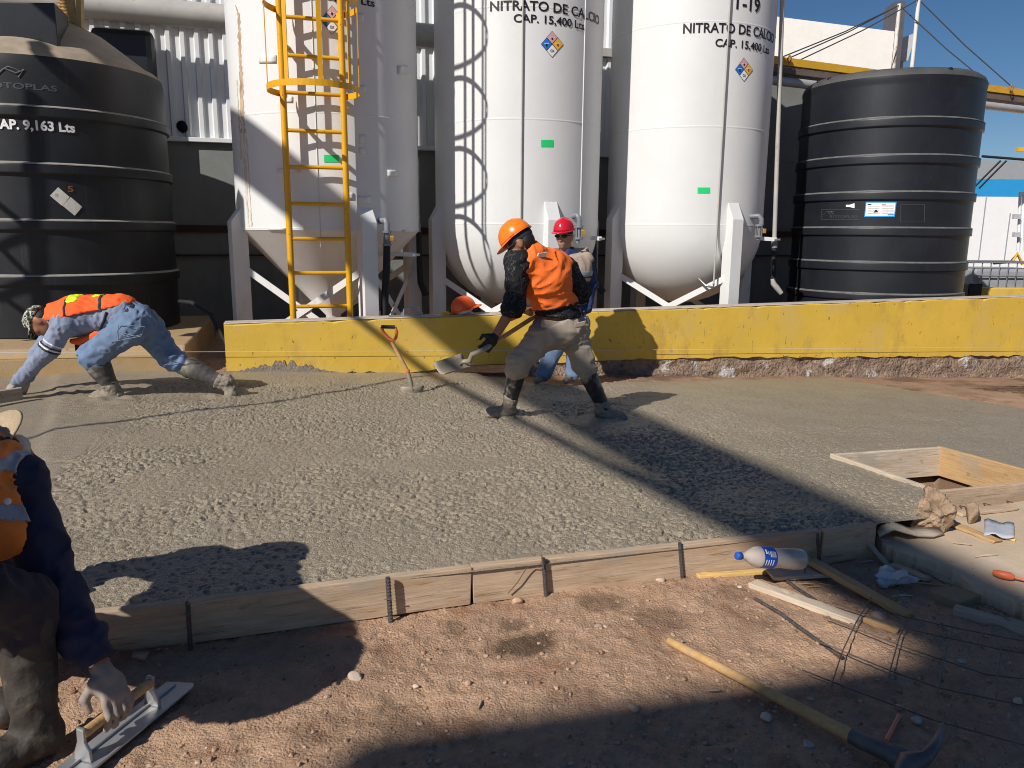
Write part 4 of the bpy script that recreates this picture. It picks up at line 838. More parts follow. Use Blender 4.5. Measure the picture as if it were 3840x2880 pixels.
# pit frame
pz = (zs_st(np.array(PS0), np.array(PT0))+zs_st(np.array(PS1), np.array(PT1)))/2; pz = float(pz)
pf = thing('pit_form', 'square timber form around an open pit in the slab', 'form', xy((PS0+PS1)/2, PT0)+ZZ*(pz-.2))
def pz_(s, t): return float(zs_st(np.array(s), np.array(t)))
cs = [(PS0, PT0), (PS1, PT0), (PS1, PT1), (PS0, PT1)]
for i, (m, nm) in enumerate((('board', 'front_board'), ('orangewood', 'side_board'), ('orangewood', 'back_board'), ('pale', 'side_board'))):
    (s0, t0), (s1, t1) = cs[i], cs[(i+1) % 4]; a, b2 = xy(s0, t0)+ZZ*(pz_(s0, t0)-.085), xy(s1, t1)+ZZ*(pz_(s1, t1)-.085)
    d = (b2-a).normalized(); inn = Vector((-d.y, d.x, 0))
    if i == 0: a -= d*.02; b2 += d*.02
    o = plank(nm, None, None, a+inn*.012+ZZ*.0, b2+inn*.012, .026, .20, ['board', 'orangewood', 'pale', 'pale'][i], rag=.002, seg=10); o.parent = pf; o.matrix_parent_inverse = winv(pf)
# truss of wire leaning on the pit frame
ft = PT0-.05; b = MB(); n = 7
for k in range(n):
    s0 = PS0+.18+.16*k; z0_ = pz_(s0, ft)-.15; b.tube([xy(s0, ft-.02)+ZZ*(z0_-.03), xy(s0-.08, ft)+ZZ*(z0_+.09)], .0035, 6); b.tube([xy(s0-.08, ft)+ZZ*(z0_+.09), xy(s0+.16, ft-.01)+ZZ*(z0_+.02)], .0025, 6)
b.tube([xy(PS0+.05, ft)+ZZ*(pz-.115), xy(PS0+1.2, ft)+ZZ*(pz-.02)], .0035, 6); o = b.build('wire_truss', 'wirer'); tag(o, 'zigzag wire truss leaning on the front of the pit form', 'truss')
# broken concrete block at the corner of the pit frame
p = G(3497, 1925, .16); o = MB().lump(p+ZZ*-.0, .125, 21, 5, (.85, .8, 1.05), .3).build('concrete_chunk', 'rock'); tag(o, 'jagged lump of broken concrete at the corner of the pit form', 'rubble')
dm = o.modifiers.new('rough', 'DISPLACE'); tx = bpy.data.textures.new('chunk', 'CLOUDS'); tx.noise_scale = .045; tx.noise_depth = 6; dm.texture = tx; dm.strength = .055; dm.mid_level = .5
p = G(3640, 1948, .09); o = MB().lump(p+ZZ*.03, .055, 8, 3, (.8, .7, 1.2), .3).build('concrete_chunk', 'rock'); tag(o, 'small pointed rubble lump below the wire truss', 'rubble')
# ================================================================ odds and ends on the dirt
def gp(x, y, z=0.0): return G(x, y, z)
def lay(name, label, a, b2, w, t, m, z0=0., z1=None, up=ZZ, group='scrap timber on the dirt', rag=.004):
    p, q = gp(*a, z0+t/2), gp(*b2, (z0 if z1 is None else z1)+t/2); return plank(name, label, 'wood', p, q, w, t, m, up, group, rag=rag)
lay('timber_batten', 'thin split yellow batten along the foot of the board under the bottle', (2615, 2162), (2885, 2142), .030, .022, 'yellowwood', .0)
lay('board_offcut', 'flat grey board offcut with two nails standing in it', (2885, 2156), (3110, 2143), .085, .018, 'pale', .012)
lay('timber_plank', 'long pale plank lying left of the wire mesh', (2822, 2188), (3225, 2333), .062, .026, 'pale', .004)
lay('timber_plank', 'short orange-ended plank continuing past the long pale plank', (3238, 2318), (3372, 2368), .035, .025, 'orangewood', .004)
lay('timber_plank', 'orange plank slanting down from the bottom of the bottle', (3035, 2100), (3410, 2312), .055, .024, 'orangewood', .045, .01)
lay('timber_plank', 'grey timber at the right picture edge below the square block', (3580, 2292), (3960, 2390), .055, .04, 'greywood', .0)
lay('timber_lath', 'leaning dark lath against the short end board', (3215, 1990), (3335, 2125), .022, .012, 'greywood', .10, .0)
lay('timber_lath', 'yellow edged lath on the sandy old floor', (3563, 1962), (3745, 2032), .055, .014, 'orangewood', .072, group='laths on the old floor')
lay('timber_lath', 'short yellow stub on the sandy old floor', (3756, 2012), (3808, 2024), .024, .014, 'yellowwood', .072, group='laths on the old floor')
lay('timber_plank', 'dark weathered strip along the edge of the sandy old floor', (3318, 2062), (3705, 2245), .05, .016, 'greywood', .012, .006)
lay('timber_plank', 'short broken board end lying below the leaning lath', (3345, 2118), (3480, 2172), .045, .018, 'board', .008)
lay('timber_plank', 'flat broken board resting on the slab side of the sandy old floor', (3590, 1925), (3800, 1900), .07, .018, 'board', .072)
b = MB(); P = [(3292, 2010), (3330, 1975), (3370, 1985), (3420, 2000), (3480, 2003), (3528, 1996)]
V = []; F = []
for i, (x, y) in enumerate(P):
    c = gp(x, y, .085+(.04 if i in (1, 2) else .0)); w2 = (.012, .04, .045, .04, .035, .02)[i]
    for (dx, dz) in ((-w2, -.004), (w2, .014), (w2, .022), (-w2, .006)): V.append(c+N*dx+ZZ*dz)
for i in range(len(P)-1):
    for k in range(4): F.append((i*4+k, i*4+(k+1) % 4, i*4+4+(k+1) % 4, i*4+4+k))
F += [(3, 2, 1, 0), tuple(20+k for k in range(4))]
o = mesh_obj('bark_strip', V, F, 'pale', None, True); tag(o, 'curled strip of bark-like wood on the edge of the sandy old floor', 'wood')
rr = random.Random(31)
for i, (x, y, an, L) in enumerate(((3255, 2105, .3, .09), (3300, 2060, -.4, .12), (3385, 2235, .1, .10), (3470, 2190, -.2, .14), (3060, 2200, .15, .10), (3105, 2195, -.5, .07), (3150, 2560, 1.3, .05), (2680, 2590, .05, .05), (2560, 2410, .8, .03), (3030, 2190, -.1, .09), (3700, 2085, .2, .12), (3610, 2040, -.3, .08), (3330, 2110, .9, .08), (1800, 2640, 1.4, .05))):
    z = .075 if y < 2100 and x > 3500 else .006; p = gp(x, y, z); d = Vector((math.cos(an), math.sin(an)*1.0, 0))*L/2
    o = MB().tube([p-d, p+Vector((rr.uniform(-.004, .004), rr.uniform(-.004, .004), .003)), p+d], [.0025, .005, .0015], 5).build('wood_splinter', rr.choice(['pale', 'greywood', 'orangewood'])); tag(o, 'small loose wood splinter on the ground among the scraps', 'splinter', 'wood splinters on the ground')
# nails standing in the offcut
for x, y, x2, y2, lab in ((3003, 2132, 3009, 2105, 'bent nail standing in the grey offcut, nearer the bottle bottom'), (3018, 2150, 3024, 2115, 'tall nail standing in the grey offcut, nearer the orange plank')):
    p = gp(x, y, .030); q = Yd(x2, y2, p.y-.005); b = MB().tube([p, q], .0022, 6); b.lathe([(.0, 0), (.006, 0), (.006, .002), (0, .002)], q, 10, sm=False); o = b.build('nail', 'rebar'); tag(o, lab, 'nail', 'nails in the offcut')
# bottle
a, b2 = Yd(2762, 2084, 3.02), Yd(3012, 2098, 3.13); 
pb = gp(2880, 2142, .02); sh_ = 0
ax = (b2-a); Lb = ax.length; ax.normalize(); r_ = .0455
bt = thing('plastic_bottle', 'empty cloudy plastic bottle with blue cap and label against the form board', 'bottle', a)
pr_b = [(.013, .022), (.014, .040), (.024, .055), (.040, .085), (r_, .108), (r_, .112)]
MB().lathe(pr_b+[(r_*.99, .172)]+[(r_*.97, .18), (r_*.93, .20), (r_*.90, .225), (r_*.97, .25), (r_, .275), (r_, Lb-.02), (r_*.85, Lb-.004), (r_*.5, Lb-.008), (.0, Lb-.012)], a, 40, axis=ax).build('bottle_body', 'pet', bt)
MB().lathe([(.0, 0), (.015, .0), (.0165, .003), (.0165, .022), (.0, .022)], a, 24, axis=ax).build('bottle_cap', 'cap', bt)
lbm = MB().lathe([(r_+.0012, .109), (r_+.0012, .174)], a, 40, axis=ax).build('bottle_label', mat('blue_label_film', (.012, .075, .42), .3, var=.15, vscale=30), bt)
ez, ex, ey = frame(ax)
def bl_pt(h, ang, r=r_+.0022): return a+ez*h+(ex*math.cos(ang)+ey*math.sin(ang))*r
toc = (C0-a); toc -= ez*toc.dot(ez); toc.normalize(); a0_ = math.atan2(toc.dot(ey), toc.dot(ex)); sg = 1 if (ex*math.cos(a0_+.5)+ey*math.sin(a0_+.5)).z > (ex*math.cos(a0_)+ey*math.sin(a0_)).z else -1
def bl_rect(nm, h0, h1, u0, u1, m, r=r_+.0022):
    V = [bl_pt(h, a0_+sg*(u0+(u1-u0)*k/4), r) for k in range(5) for h in (h0, h1)]; mesh_obj(nm, V, [(2*k, 2*k+1, 2*k+3, 2*k+2) for k in range(4)], m, lbm)
bl_rect('barcode', .138, .166, .05, .55, 'lblwhite')
for k in range(7): bl_rect('barcode_line', .141, .163, .10+.06*k, .125+.06*k, 'ink', r_+.003)
for k in range(4): bl_rect('print_line', .116+k*.012, .121+k*.012, -.75, -.2, 'lblwhite'); 
bl_rect('print_line', .116, .124, .3, .75, 'lblwhite'); bl_rect('print_line', .128, .132, .25, .55, 'lblwhite'); bl_rect('print_mark', .118, .128, .95, 1.15, 'helmr')
# rebar rods
o = rebar([gp(2830, 2245, .008), gp(2920, 2296, .010), gp(3010, 2362, .009), gp(3160, 2468, .008)], .0075).build('rebar_rod', 'rebar'); tag(o, 'long ribbed rebar rod lying loose on the sunlit dirt', 'rebar', 'loose rebar on the dirt')
o = rebar([gp(2942, 2172, .008), gp(2990, 2208, .008), gp(3055, 2250, .006)], .0075).build('rebar_rod', 'rebar'); tag(o, 'short ribbed rebar poking from under the grey offcut', 'rebar', 'loose rebar on the dirt')
# wire mesh panel lying above the dirt
mz = .045; b = MB()
for pts in ([(3155, 2233), (3390, 2313), (3610, 2360), (3860, 2408)], [(3120, 2260), (3400, 2358), (3750, 2435), (3880, 2455)], [(3092, 2314), (3400, 2430), (3700, 2530), (3860, 2548)], [(3058, 2400), (3340, 2516), (3520, 2580), (3860, 2650)], [(3008, 2512), (3200, 2588), (3500, 2700), (3860, 2800)]):
    b.tube([gp(x, y, mz) for x, y in pts], .0022, 6)
for pts in ([(3268, 2240), (3212, 2330), (3160, 2440), (3115, 2575)], [(3408, 2318), (3372, 2390), (3350, 2470), (3325, 2560)], [(3572, 2355), (3550, 2430), (3530, 2515), (3515, 2600)], [(3760, 2388), (3752, 2450), (3740, 2540), (3732, 2660)]):
    b.tube([gp(x, y, mz+.004) for x, y in pts], .0024, 6)
o = b.build('wire_mesh_panel', 'wire'); tag(o, 'rusty welded wire mesh panel lying over the sunlit dirt', 'wire mesh', 'wire mesh sheets')
b = MB(); zf = lambda s, t: pz_(s, t)-.06
s0_, s1_ = st(OS(2750, 1400))[0], 11.5
for k in range(16):
    t = TW-.12-.15*k; sa = float(np.interp(TW-t, [0, .4, 1.2, 2.4], [s0_, s0_+.4, s0_+2.2, s0_+4.2])); P = [xy(s, t)+ZZ*(zf(s, t)+.02*math.sin(s*3+k)) for s in np.linspace(sa, s1_, 9)]; b.tube(P, .004, 5)
for k in range(36):
    s = s0_+.2+.2*k; t1 = TW-.10; t0_ = TW-float(np.interp(s, [s0_, s0_+.4, s0_+2.2, s0_+4.2], [0.1, .4, 1.2, 2.4])); b.tube([xy(s, t0_)+ZZ*zf(s, t0_), xy(s, (t0_+t1)/2)+ZZ*(zf(s, (t0_+t1)/2)+.015), xy(s, t1)+ZZ*zf(s, t1)], .004, 5)
o = b.build('wire_mesh_panel', 'wirer'); tag(o, 'rusty reinforcing mesh on bare soil by the exposed wall foundation', 'wire mesh', 'wire mesh sheets')
# square block
c = gp(3588, 2236, .02); a_ = R_(28); e1, e2 = Vector((math.cos(a_), math.sin(a_), 0)), Vector((-math.sin(a_), math.cos(a_), 0))
P = [gp(*q, .040) for q in ((3488, 2216), (3578, 2196), (3682, 2232), (3602, 2258))]
o = MB().prism([p-ZZ*.038 for p in P], ZZ*.038).build('square_block', mat('brown_block', (.30, .22, .13), .9, var=.15, vscale=20, bump=.2), None, .003); tag(o, 'flat square brown block lying in the shade right of the mesh', 'block')
# crumpled plastic bag, film, orange tool, orange stick
o = MB().lump(gp(3352, 2165, .04), .075, 5, 4, (1.25, .8, .6), .3).build('plastic_bag', 'film'); tag(o, 'crumpled pale plastic bag in the shade behind the orange plank', 'bag')
dm = o.modifiers.new('crumple', 'DISPLACE'); tx = bpy.data.textures.new('crumple', 'VORONOI'); tx.noise_scale = .045; dm.texture = tx; dm.strength = .05
V = []; F = []; rr = random.Random(4)
for i in range(9):
    for j in range(6): q = gp(3690+i*14, 1955+j*11+i*2, .082); V.append(q+ZZ*(.007*math.sin(i*1.1+j)*math.cos(j*1.3)+rr.uniform(0, .006)+.006))
for i in range(8):
    for j in range(5): F.append((i*6+j, i*6+6+j, i*6+7+j, i*6+j+1))
o = mesh_obj('plastic_film', V, F, 'film', None, True); so_ = o.modifiers.new('t', 'SOLIDIFY'); so_.thickness = .002; tag(o, 'wrinkled sheet of clear plastic film on the sandy old floor', 'film')
ot = thing('orange_hand_tool', 'hand tool with flat orange plastic grip at the right picture edge', 'tool', gp(3760, 2150, .08))
MB().tube([gp(3726, 2146, .092), gp(3750, 2153, .094), gp(3790, 2162, .092), gp(3803, 2166, .09)], [.012, .017, .017, .010], 12).build('grip', 'orangeplastic', ot)
MB().tube([gp(3800, 2165, .088), gp(3900, 2190, .085)], .005, 8).build('shank', 'orangeplastic', ot)
o = MB().tube([gp(3372, 2682, .012), gp(3322, 2778, .012)], .0065, 8).build('orange_stick', mat('orange_crayon', (.72, .24, .16), .6)); tag(o, 'short orange marking stick lying beside the pick handle', 'stick')
# pickaxe
pk = thing('pickaxe', 'pickaxe with long yellowed wooden handle lying in the foreground', 'pickaxe', gp(3200, 2765, .03))
h0, h1, h2 = gp(2506, 2402, .022), gp(3196, 2762, .040), gp(3375, 2845, .048)
d = (h1-h0)
MB().tube([h0, h0+d*.006, h0+d*.1, h0+d*.5, h1], [.012, .0155, .0165, .0165, .0205], 16).build('handle', 'handle', pk)
col = MB().tube([h1-d.normalized()*.004, h1+(h2-h1)*.4, h2], [.0225, .0245, .027], 14).build('wrapped_collar', 'iron', pk)
tip = Yd(3538, 2712, h2.y+.105); e = gp(3400, 2857, .055)
md = tip.lerp(gp(3470, 2838, .06), .5)
hd = MB().tube([gp(3340, 3010, .02), gp(3368, 2930, .045), gp(3405, 2862, .058), gp(3470, 2842, .075), gp(3508, 2795, .085), gp(3528, 2745, .075), gp(3536, 2712, .060)], [.008, .020, .033, .021, .015, .010, .003], 8).build('pick_head', 'iron', pk)
MB().tube([h2-(h2-h1)*.15, h2+(h2-h1)*.25], [.034, .036], 12).build('eye_socket', 'iron', hd)
# stones one can tell apart
stones = [((1086, 2337), .030, 'reddish stone at the shadow edge under the form board'), ((1335, 2535), .026, 'dark clod at the tip of the crouching man\'s shadow'), ((1940, 2256), .022, 'pale stone under the tied stake'), ((2475, 2175), .021, 'brown stone with a white chip under the long pale board'), ((2772, 2203), .014, 'small grey stone left of the long pale plank'), ((2243, 2350), .017, 'buff stone in the middle of the sunlit dirt'), ((1755, 2560), .014, 'angular pale stone near the bottom shadow edge'), ((2375, 2655), .020, 'rough stone at the bottom shadow edge left of the pick handle'), ((2870, 2690), .020, 'grey stone in shade below the pick handle'), ((3040, 2620), .010, 'small grey pebble above the pick handle'), ((3375, 2650), .013, 'pebble in shade near the orange stick'), ((3440, 2700), .018, 'flat pebble in shade near the pick spike'), ((3600, 2480), .02, 'white stone on the sunlit wedge under the mesh'), ((3300, 2310), .030, 'brown stone under the mesh by the orange plank'), ((2100, 2330), .014, 'chalky chip on the stained dirt'), ((1560, 2575), .013, 'stone on the dirt left of the bottom shadow'), ((530, 2460), .035, 'lit stone beside the crouching man\'s cuff'), ((3030, 2790), .018, 'broken flint in shade at the bottom'), ((3820, 2630), .016, 'pebble at the right picture edge in shade')]
for i, ((x, y), r, lab) in enumerate(stones):
    o = MB().lump(gp(x, y, r*.4), r, 40+i, 3, (1.1, .9, .75), .22).build('stone', mat('stone_%d' % i, random.Random(i).choice([(.46, .30, .20), (.50, .40, .31), (.36, .27, .21), (.42, .38, .34)]), .9, var=.25, vscale=30, bump=.4, bscale=120, bdist=.004)); tag(o, lab, 'stone', 'stones on the dirt')
# ================================================================ tools on and by the wall
wz = lambda s: ztop(s)+.004
def on_wall(px, py): 
    z = .55
    for _ in range(8):
        p = G(px, py, z); z = wz(st(p)[0])
    return p
p = xy(st(PL(1545, 1190, xy(0, TW+.10), N))[0], TW+.10); p.z = wz(st(p)[0])
tw = thing('hand_float', 'metal hand float with bar handle lying on top of the yellow wall', 'float', p)
MB().obox(p+ZZ*.004, U*.26, N*.06, ZZ*.004).build('plate', 'trowel', tw, .002)
MB().tube([p-U*.09+ZZ*.01, p-U*.085+ZZ*.075, p-U*.07+ZZ*.085, p+U*.06+ZZ*.085, p+U*.075+ZZ*.075, p+U*.08+ZZ*.01], .012, 10).build('handle', 'trowel', tw)
for k in (-1, 1): MB().prism([p+U*k*.085+ZZ*.008, p+U*k*.125+ZZ*.008, p+U*k*.115+ZZ*.045, p+U*k*.09+ZZ*.05], N*.01).build('bracket', 'trowel', tw)
p = xy(st(PL(1672, 1190, xy(0, TW+.08), N))[0], TW+.08); p.z = wz(st(p)[0]); o = MB().obox(p+ZZ*.018, U*.036, N*.03, ZZ*.018).build('tape_measure', 'fascia', None, .008); tag(o, 'small yellow tape measure on the wall beside the resting orange helmet', 'tape measure')
MB().obox(p+ZZ*.02-N*.031, U*.018, N*.002, ZZ*.011).build('tape_face', 'yellow', o, .001)
def helmet(name, c, up, front, m, parent=None, label=None, cat=None, s=1.0, liner=True, ridge=True):
    up = up.normalized(); front = (front-up*front.dot(up)).normalized(); side = front.cross(up)
    nu, nv = 36, 12; V = []; F = []
    for j in range(nv+1):
        ph = math.pi/2*j/nv
        for i in range(nu):
            th = 2*math.pi*i/nu; rl = .142 if math.cos(th) > 0 else .135; x, y = math.cos(th)*math.cos(ph)**.85*rl, math.sin(th)*math.cos(ph)**.85*.112; z = math.sin(ph)*.135
            if ridge and j > 0: z += .006*math.exp(-(y/.018)**2)*math.sin(ph)
            V.append(c+(front*x+side*y+up*z)*s)
    for j in range(nv):
        for i in range(nu): F.append((j*nu+i, j*nu+(i+1) % nu, (j+1)*nu+(i+1) % nu, (j+1)*nu+i))
    o = mesh_obj(name, V, F, m, parent, True); sd = o.modifiers.new('t', 'SOLIDIFY'); sd.thickness = .004
    V = []; F = []
    for i in range(nu):
        th = 2*math.pi*i/nu; ex_ = .012+.055*max(0, math.cos(th))**2.2; rl = .142 if math.cos(th) > 0 else .135
        x, y = math.cos(th)*rl, math.sin(th)*.112; nx, ny = math.cos(th), math.sin(th); drop = .018*max(0, math.cos(th))
        for k, dz in ((0, .006), (1, .002), (1, -.003), (0, -.003)): V.append(c+(front*(x+nx*ex_*k)+side*(y+ny*ex_*.8*k)+up*(dz-drop*k))*s)
    for i in range(nu):
        for k in range(4): F.append((i*4+k, i*4+(k+1) % 4, ((i+1) % nu)*4+(k+1) % 4, ((i+1) % nu)*4+k))
    br = mesh_obj('brim', V, F, m, o, True)
    for k in (-1, 1): MB().obox(c+(side*k*.119+up*.018)*s, front*.022*s, side*.004*s, up*.010*s).build('slot_lug', m, o, .003)
    if liner:
        b = MB(); b.lathe([(.098*s, -.035*s), (.100*s, -.005*s)], c, 28, axis=up, ref=front); b.build('headband', 'strap' if liner == 1 else 'strapw', o)
    if label: tag(o, label, cat)
    return o
p = xy(st(PL(1738, 1188, xy(0, TW+.12), N))[0], TW+.12); p.z = wz(st(p)[0])
hl = helmet('hard_hat', p+ZZ*.055-U*.0, Vector((-.30, -.1, .95)), Vector((.95, .15, .2)), 'helmo2', None, 'red-orange hard hat resting on the yellow wall top', 'hard hat', 1.0, 2)
MB().tube([p+ZZ*.05+U*.02-N*.08, p+ZZ*.03+U*.06-N*.07, p+ZZ*.012+U*.10-N*.03], [.014, .013, .008], 8).build('chin_strap', 'strapw', hl)
# shovel standing in the slab
sb = OS(1547, 1470); gy = sb.y-.05
sh1 = thing('shovel', 'shovel with orange grip standing upright in the fresh concrete', 'shovel', sb, 'shovels')
g0 = Yd(1456, 1226, gy); 
def shovel_parts(t, grip_c, grip_u, grip_dn, shaft, sock, gr=.062):
    u_, dn = grip_u.normalized(), grip_dn.normalized()
    P = [grip_c-u_*gr, grip_c-u_*gr*.98+dn*.05, grip_c-u_*gr*.55+dn*.105, grip_c+dn*.135, grip_c+u_*gr*.55+dn*.105, grip_c+u_*gr*.98+dn*.05, grip_c+u_*gr]
    gp_ = MB().tube(P, [.013, .014, .015, .018, .015, .014, .013], 10).build('grip', 'orangeplastic', t)
    MB().tube([grip_c-u_*gr*1.0, grip_c+u_*gr*1.0], .0165, 12).build('grip_bar', 'strap', gp_)
    MB().tube(shaft, .0175, 12).build('shaft', 'handle', t); MB().tube(sock, [.019, .020, .017][:len(sock)] if len(sock) <= 3 else [.019]*len(sock), 12).build('socket', 'blade', t)
shb = Yd(1530, 1395, gy+.02)
shovel_parts(sh1, g0, Vector((1, .1, -.02)), Yd(1478, 1290, gy)-g0, [Yd(1470, 1282, gy), Yd(1500, 1340, gy+.01), shb], [shb-(shb-g0)*.02, Yd(1540, 1432, gy+.03), sb+ZZ*.02])
MB().tube([shb-(shb-g0)*.05, shb], .0215, 12).build('ferrule', 'orangeplastic', sh1)
V = []; F = []
for i in range(6):
    for j in range(7):
        v = i/5; u2 = j/6*2-1; wd = .11*(1-.25*v); V.append(sb+ZZ*(.055-.20*v)+Vector((1, .3, 0)).normalized()*u2*wd+Vector((-.3, 1, 0)).normalized()*(.03*u2*u2-.02+.05*v))
for i in range(5):
    for j in range(6): F.append((i*7+j, i*7+j+1, i*7+8+j, i*7+7+j))
o = mesh_obj('blade', V, F, 'blade', sh1, True); sd = o.modifiers.new('t', 'SOLIDIFY'); sd.thickness = .003
# screed timber pushed by the bending man
a = OS(66, 1478, .05); dsc = Vector((-.55, -.84, 0)).normalized()
plank('screed_board', 'long wet timber screed held by the bending man at the left edge', 'board', a+ZZ*.0-dsc*.03, a+dsc*3.0, .045, .10, 'greywood', rag=.003)
# ================================================================ people: implicit bodies turned into single surfaces
def A3(v): return np.array(v, dtype=np.float32)
def rc(P, a, ra, b, rb):
    a, b = A3(a), A3(b); ba = b-a; pa = P-a; L = float(ba @ ba)+1e-9
    h = np.clip(pa @ ba/L, 0, 1); d = pa-h[..., None]*ba
    return np.sqrt((d*d).sum(-1))-(ra+(rb-ra)*h)
def ell(P, c, r, M=None):
    q = P-A3(c)
    if M is not None: q = q @ A3(M)            # columns = axes
    r = A3(r); k0 = np.sqrt(((q/r)**2).sum(-1)); k1 = np.sqrt(((q/(r*r))**2).sum(-1))+1e-9
    return k0*(k0-1)/k1
def smin(a, b, k):
    h = np.clip(.5+.5*(b-a)/k, 0, 1); return b+(a-b)*h-k*h*(1-h)
def wrink(P, amp, sc_, seed=0, st_=(1, 1, 1)):
    r = np.random.default_rng(seed); q = P*A3(st_)*sc_; s = np.zeros(P.shape[:-1], np.float32)
    for i in range(5):
        v = r.normal(size=3).astype(np.float32); v /= np.linalg.norm(v); v2 = r.normal(size=3).astype(np.float32)
        s += np.sin(q @ (v*(1+.6*i))+2.2*np.sin(q @ (v2*.55)+i))/(1+.45*i)
    n = np.clip(s*.42, -1, 1); return -(amp*1.25)*((1-np.abs(n))**2-.35)+s*amp*.10
def evalp(prims, P, k, infl=0.):
    d = None
    for p in prims:
        e = rc(P, *p[1:5]) if p[0] == 'c' else ell(P, p[1], p[2], p[3] if len(p) > 3 else None)
        kk = p[5] if (p[0] == 'c' and len(p) > 5) else k
        d = e if d is None else smin(d, e, kk)
    return d-infl
def surf(name, prims, vox, k, m, parent=None, infl=0., cuts=(), noise=None, sub=(), label=None, extra=None, mats=None):
    """cuts = [(point, outward normal)]: keep the inside; sub = prims to subtract"""
    lo = np.full(3, 1e9); hi = -lo
    for p in prims:
        if p[0] == 'c':
            for c, r in ((p[1], p[2]), (p[3], p[4])): lo = np.minimum(lo, np.array(c)-r); hi = np.maximum(hi, np.array(c)+r)
        else:
            r = max(p[2]); lo = np.minimum(lo, np.array(p[1])-r); hi = np.maximum(hi, np.array(p[1])+r)
    pad = infl+3*vox+(noise[0]*2 if noise else 0)+k*.3; lo -= pad; hi += pad
    n = np.ceil((hi-lo)/vox).astype(int)+1
    ax = [lo[i]+vox*np.arange(n[i]) for i in range(3)]
    P = np.stack(np.meshgrid(*ax, indexing='ij'), -1).astype(np.float32)
    d = evalp(prims, P, k, infl)
    if noise: d = d+wrink(P, *noise)
    if extra: d = extra(P, d)
    for pt, nv in cuts: d = np.maximum(d, (P-A3(pt)) @ A3(Vector(nv).normalized()))
    if sub: d = np.maximum(d, -evalp(sub, P, .01))
    ins = d < 0
    c = [ins[i:n[0]-1+i, j:n[1]-1+j, l:n[2]-1+l] for i in (0, 1) for j in (0, 1) for l in (0, 1)]
    cnt = sum(q.astype(np.int8) for q in c); act = (cnt > 0) & (cnt < 8); idx = -np.ones(act.shape, int); ai = np.argwhere(act); idx[act] = np.arange(len(ai))
    acc = np.zeros((len(ai), 3)); w_ = np.zeros(len(ai)); I, J, K = ai.T
    cr = [(i, j, l) for i in (0, 1) for j in (0, 1) for l in (0, 1)]
    for p in cr:
        for e in range(3):
            if p[e]: continue
            q = list(p); q[e] = 1; a = d[I+p[0], J+p[1], K+p[2]]; b = d[I+q[0], J+q[1], K+q[2]]; mk = (a < 0) != (b < 0)
            t = np.where(mk, a/np.where(mk, a-b, 1), 0); pos = np.tile(np.array(p, float), (len(ai), 1)); pos[:, e] = t; acc[mk] += pos[mk]; w_[mk] += 1
    V = lo+vox*(ai+acc/w_[:, None]); F = []
    for e in range(3):
        u, v = [(1, 2), (2, 0), (0, 1)][e]; sl0 = [slice(1, -1)]*3; a = np.moveaxis(ins, e, 0)[:-1]; b = np.moveaxis(ins, e, 0)[1:]
        ch = np.argwhere(np.moveaxis(a != b, 0, e))
        ok = (ch[:, u] > 0) & (ch[:, v] > 0) & (ch[:, u] < n[u]-1) & (ch[:, v] < n[v]-1); ch = ch[ok]
        o = lambda du, dv: idx[tuple((ch+np.eye(3, dtype=int)[u]*du+np.eye(3, dtype=int)[v]*dv).T)]
        q = np.stack([o(-1, -1), o(0, -1), o(0, 0), o(-1, 0)], -1); fl = ~ins[tuple(ch.T)]; q[fl] = q[fl][:, ::-1]; F.append(q)
    F = np.concatenate(F); F = F[(F >= 0).all(1)]
    o = mesh_obj(name, V, F, m, parent, True)
    if label: o['label'] = label
    return o
def cap(a, ra, b, rb, k=None): return ('c', a, ra, b, rb) if k is None else ('c', a, ra, b, rb, k)
def V3(*a): return Vector(a)
def thin(pr, f=.86): return [('c', p[1], p[2]*f, p[3], p[4]*f)+tuple(p[5:]) if p[0] == 'c' else ('e', p[1], tuple(r*f for r in p[2]))+tuple(p[3:]) for p in pr]
def head_prims(c, up, fr, s=1.0):
    up = up.normalized(); fr = (fr-up*fr.dot(up)).normalized(); sd = fr.cross(up); M = np.array([fr, sd, up]).T
    pt = lambda x, y, z: c+(fr*x+sd*y+up*z)*s
    return [('e', pt(-.005, 0, .035), (.098*s, .078*s, .095*s), M), ('e', pt(.018, 0, -.045), (.070*s, .062*s, .075*s), M), cap(pt(.062, 0, -.095), .022*s, pt(.050, 0, -.085), .030*s),
            cap(pt(.088, 0, .012), .009*s, pt(.108, 0, -.032), .014*s), ('e', pt(.082, 0, -.066), (.014*s, .026*s, .010*s), M), ('e', pt(.074, .034, -.02), (.022*s, .024*s, .022*s), M), ('e', pt(.074, -.034, -.02), (.022*s, .024*s, .022*s), M),
            cap(pt(.078, -.045, .035), .012*s, pt(.078, .045, .035), .012*s), ('e', pt(-.008, .080, -.012), (.020*s, .009*s, .032*s), M), ('e', pt(-.008, -.080, -.012), (.020*s, .009*s, .032*s), M)], pt
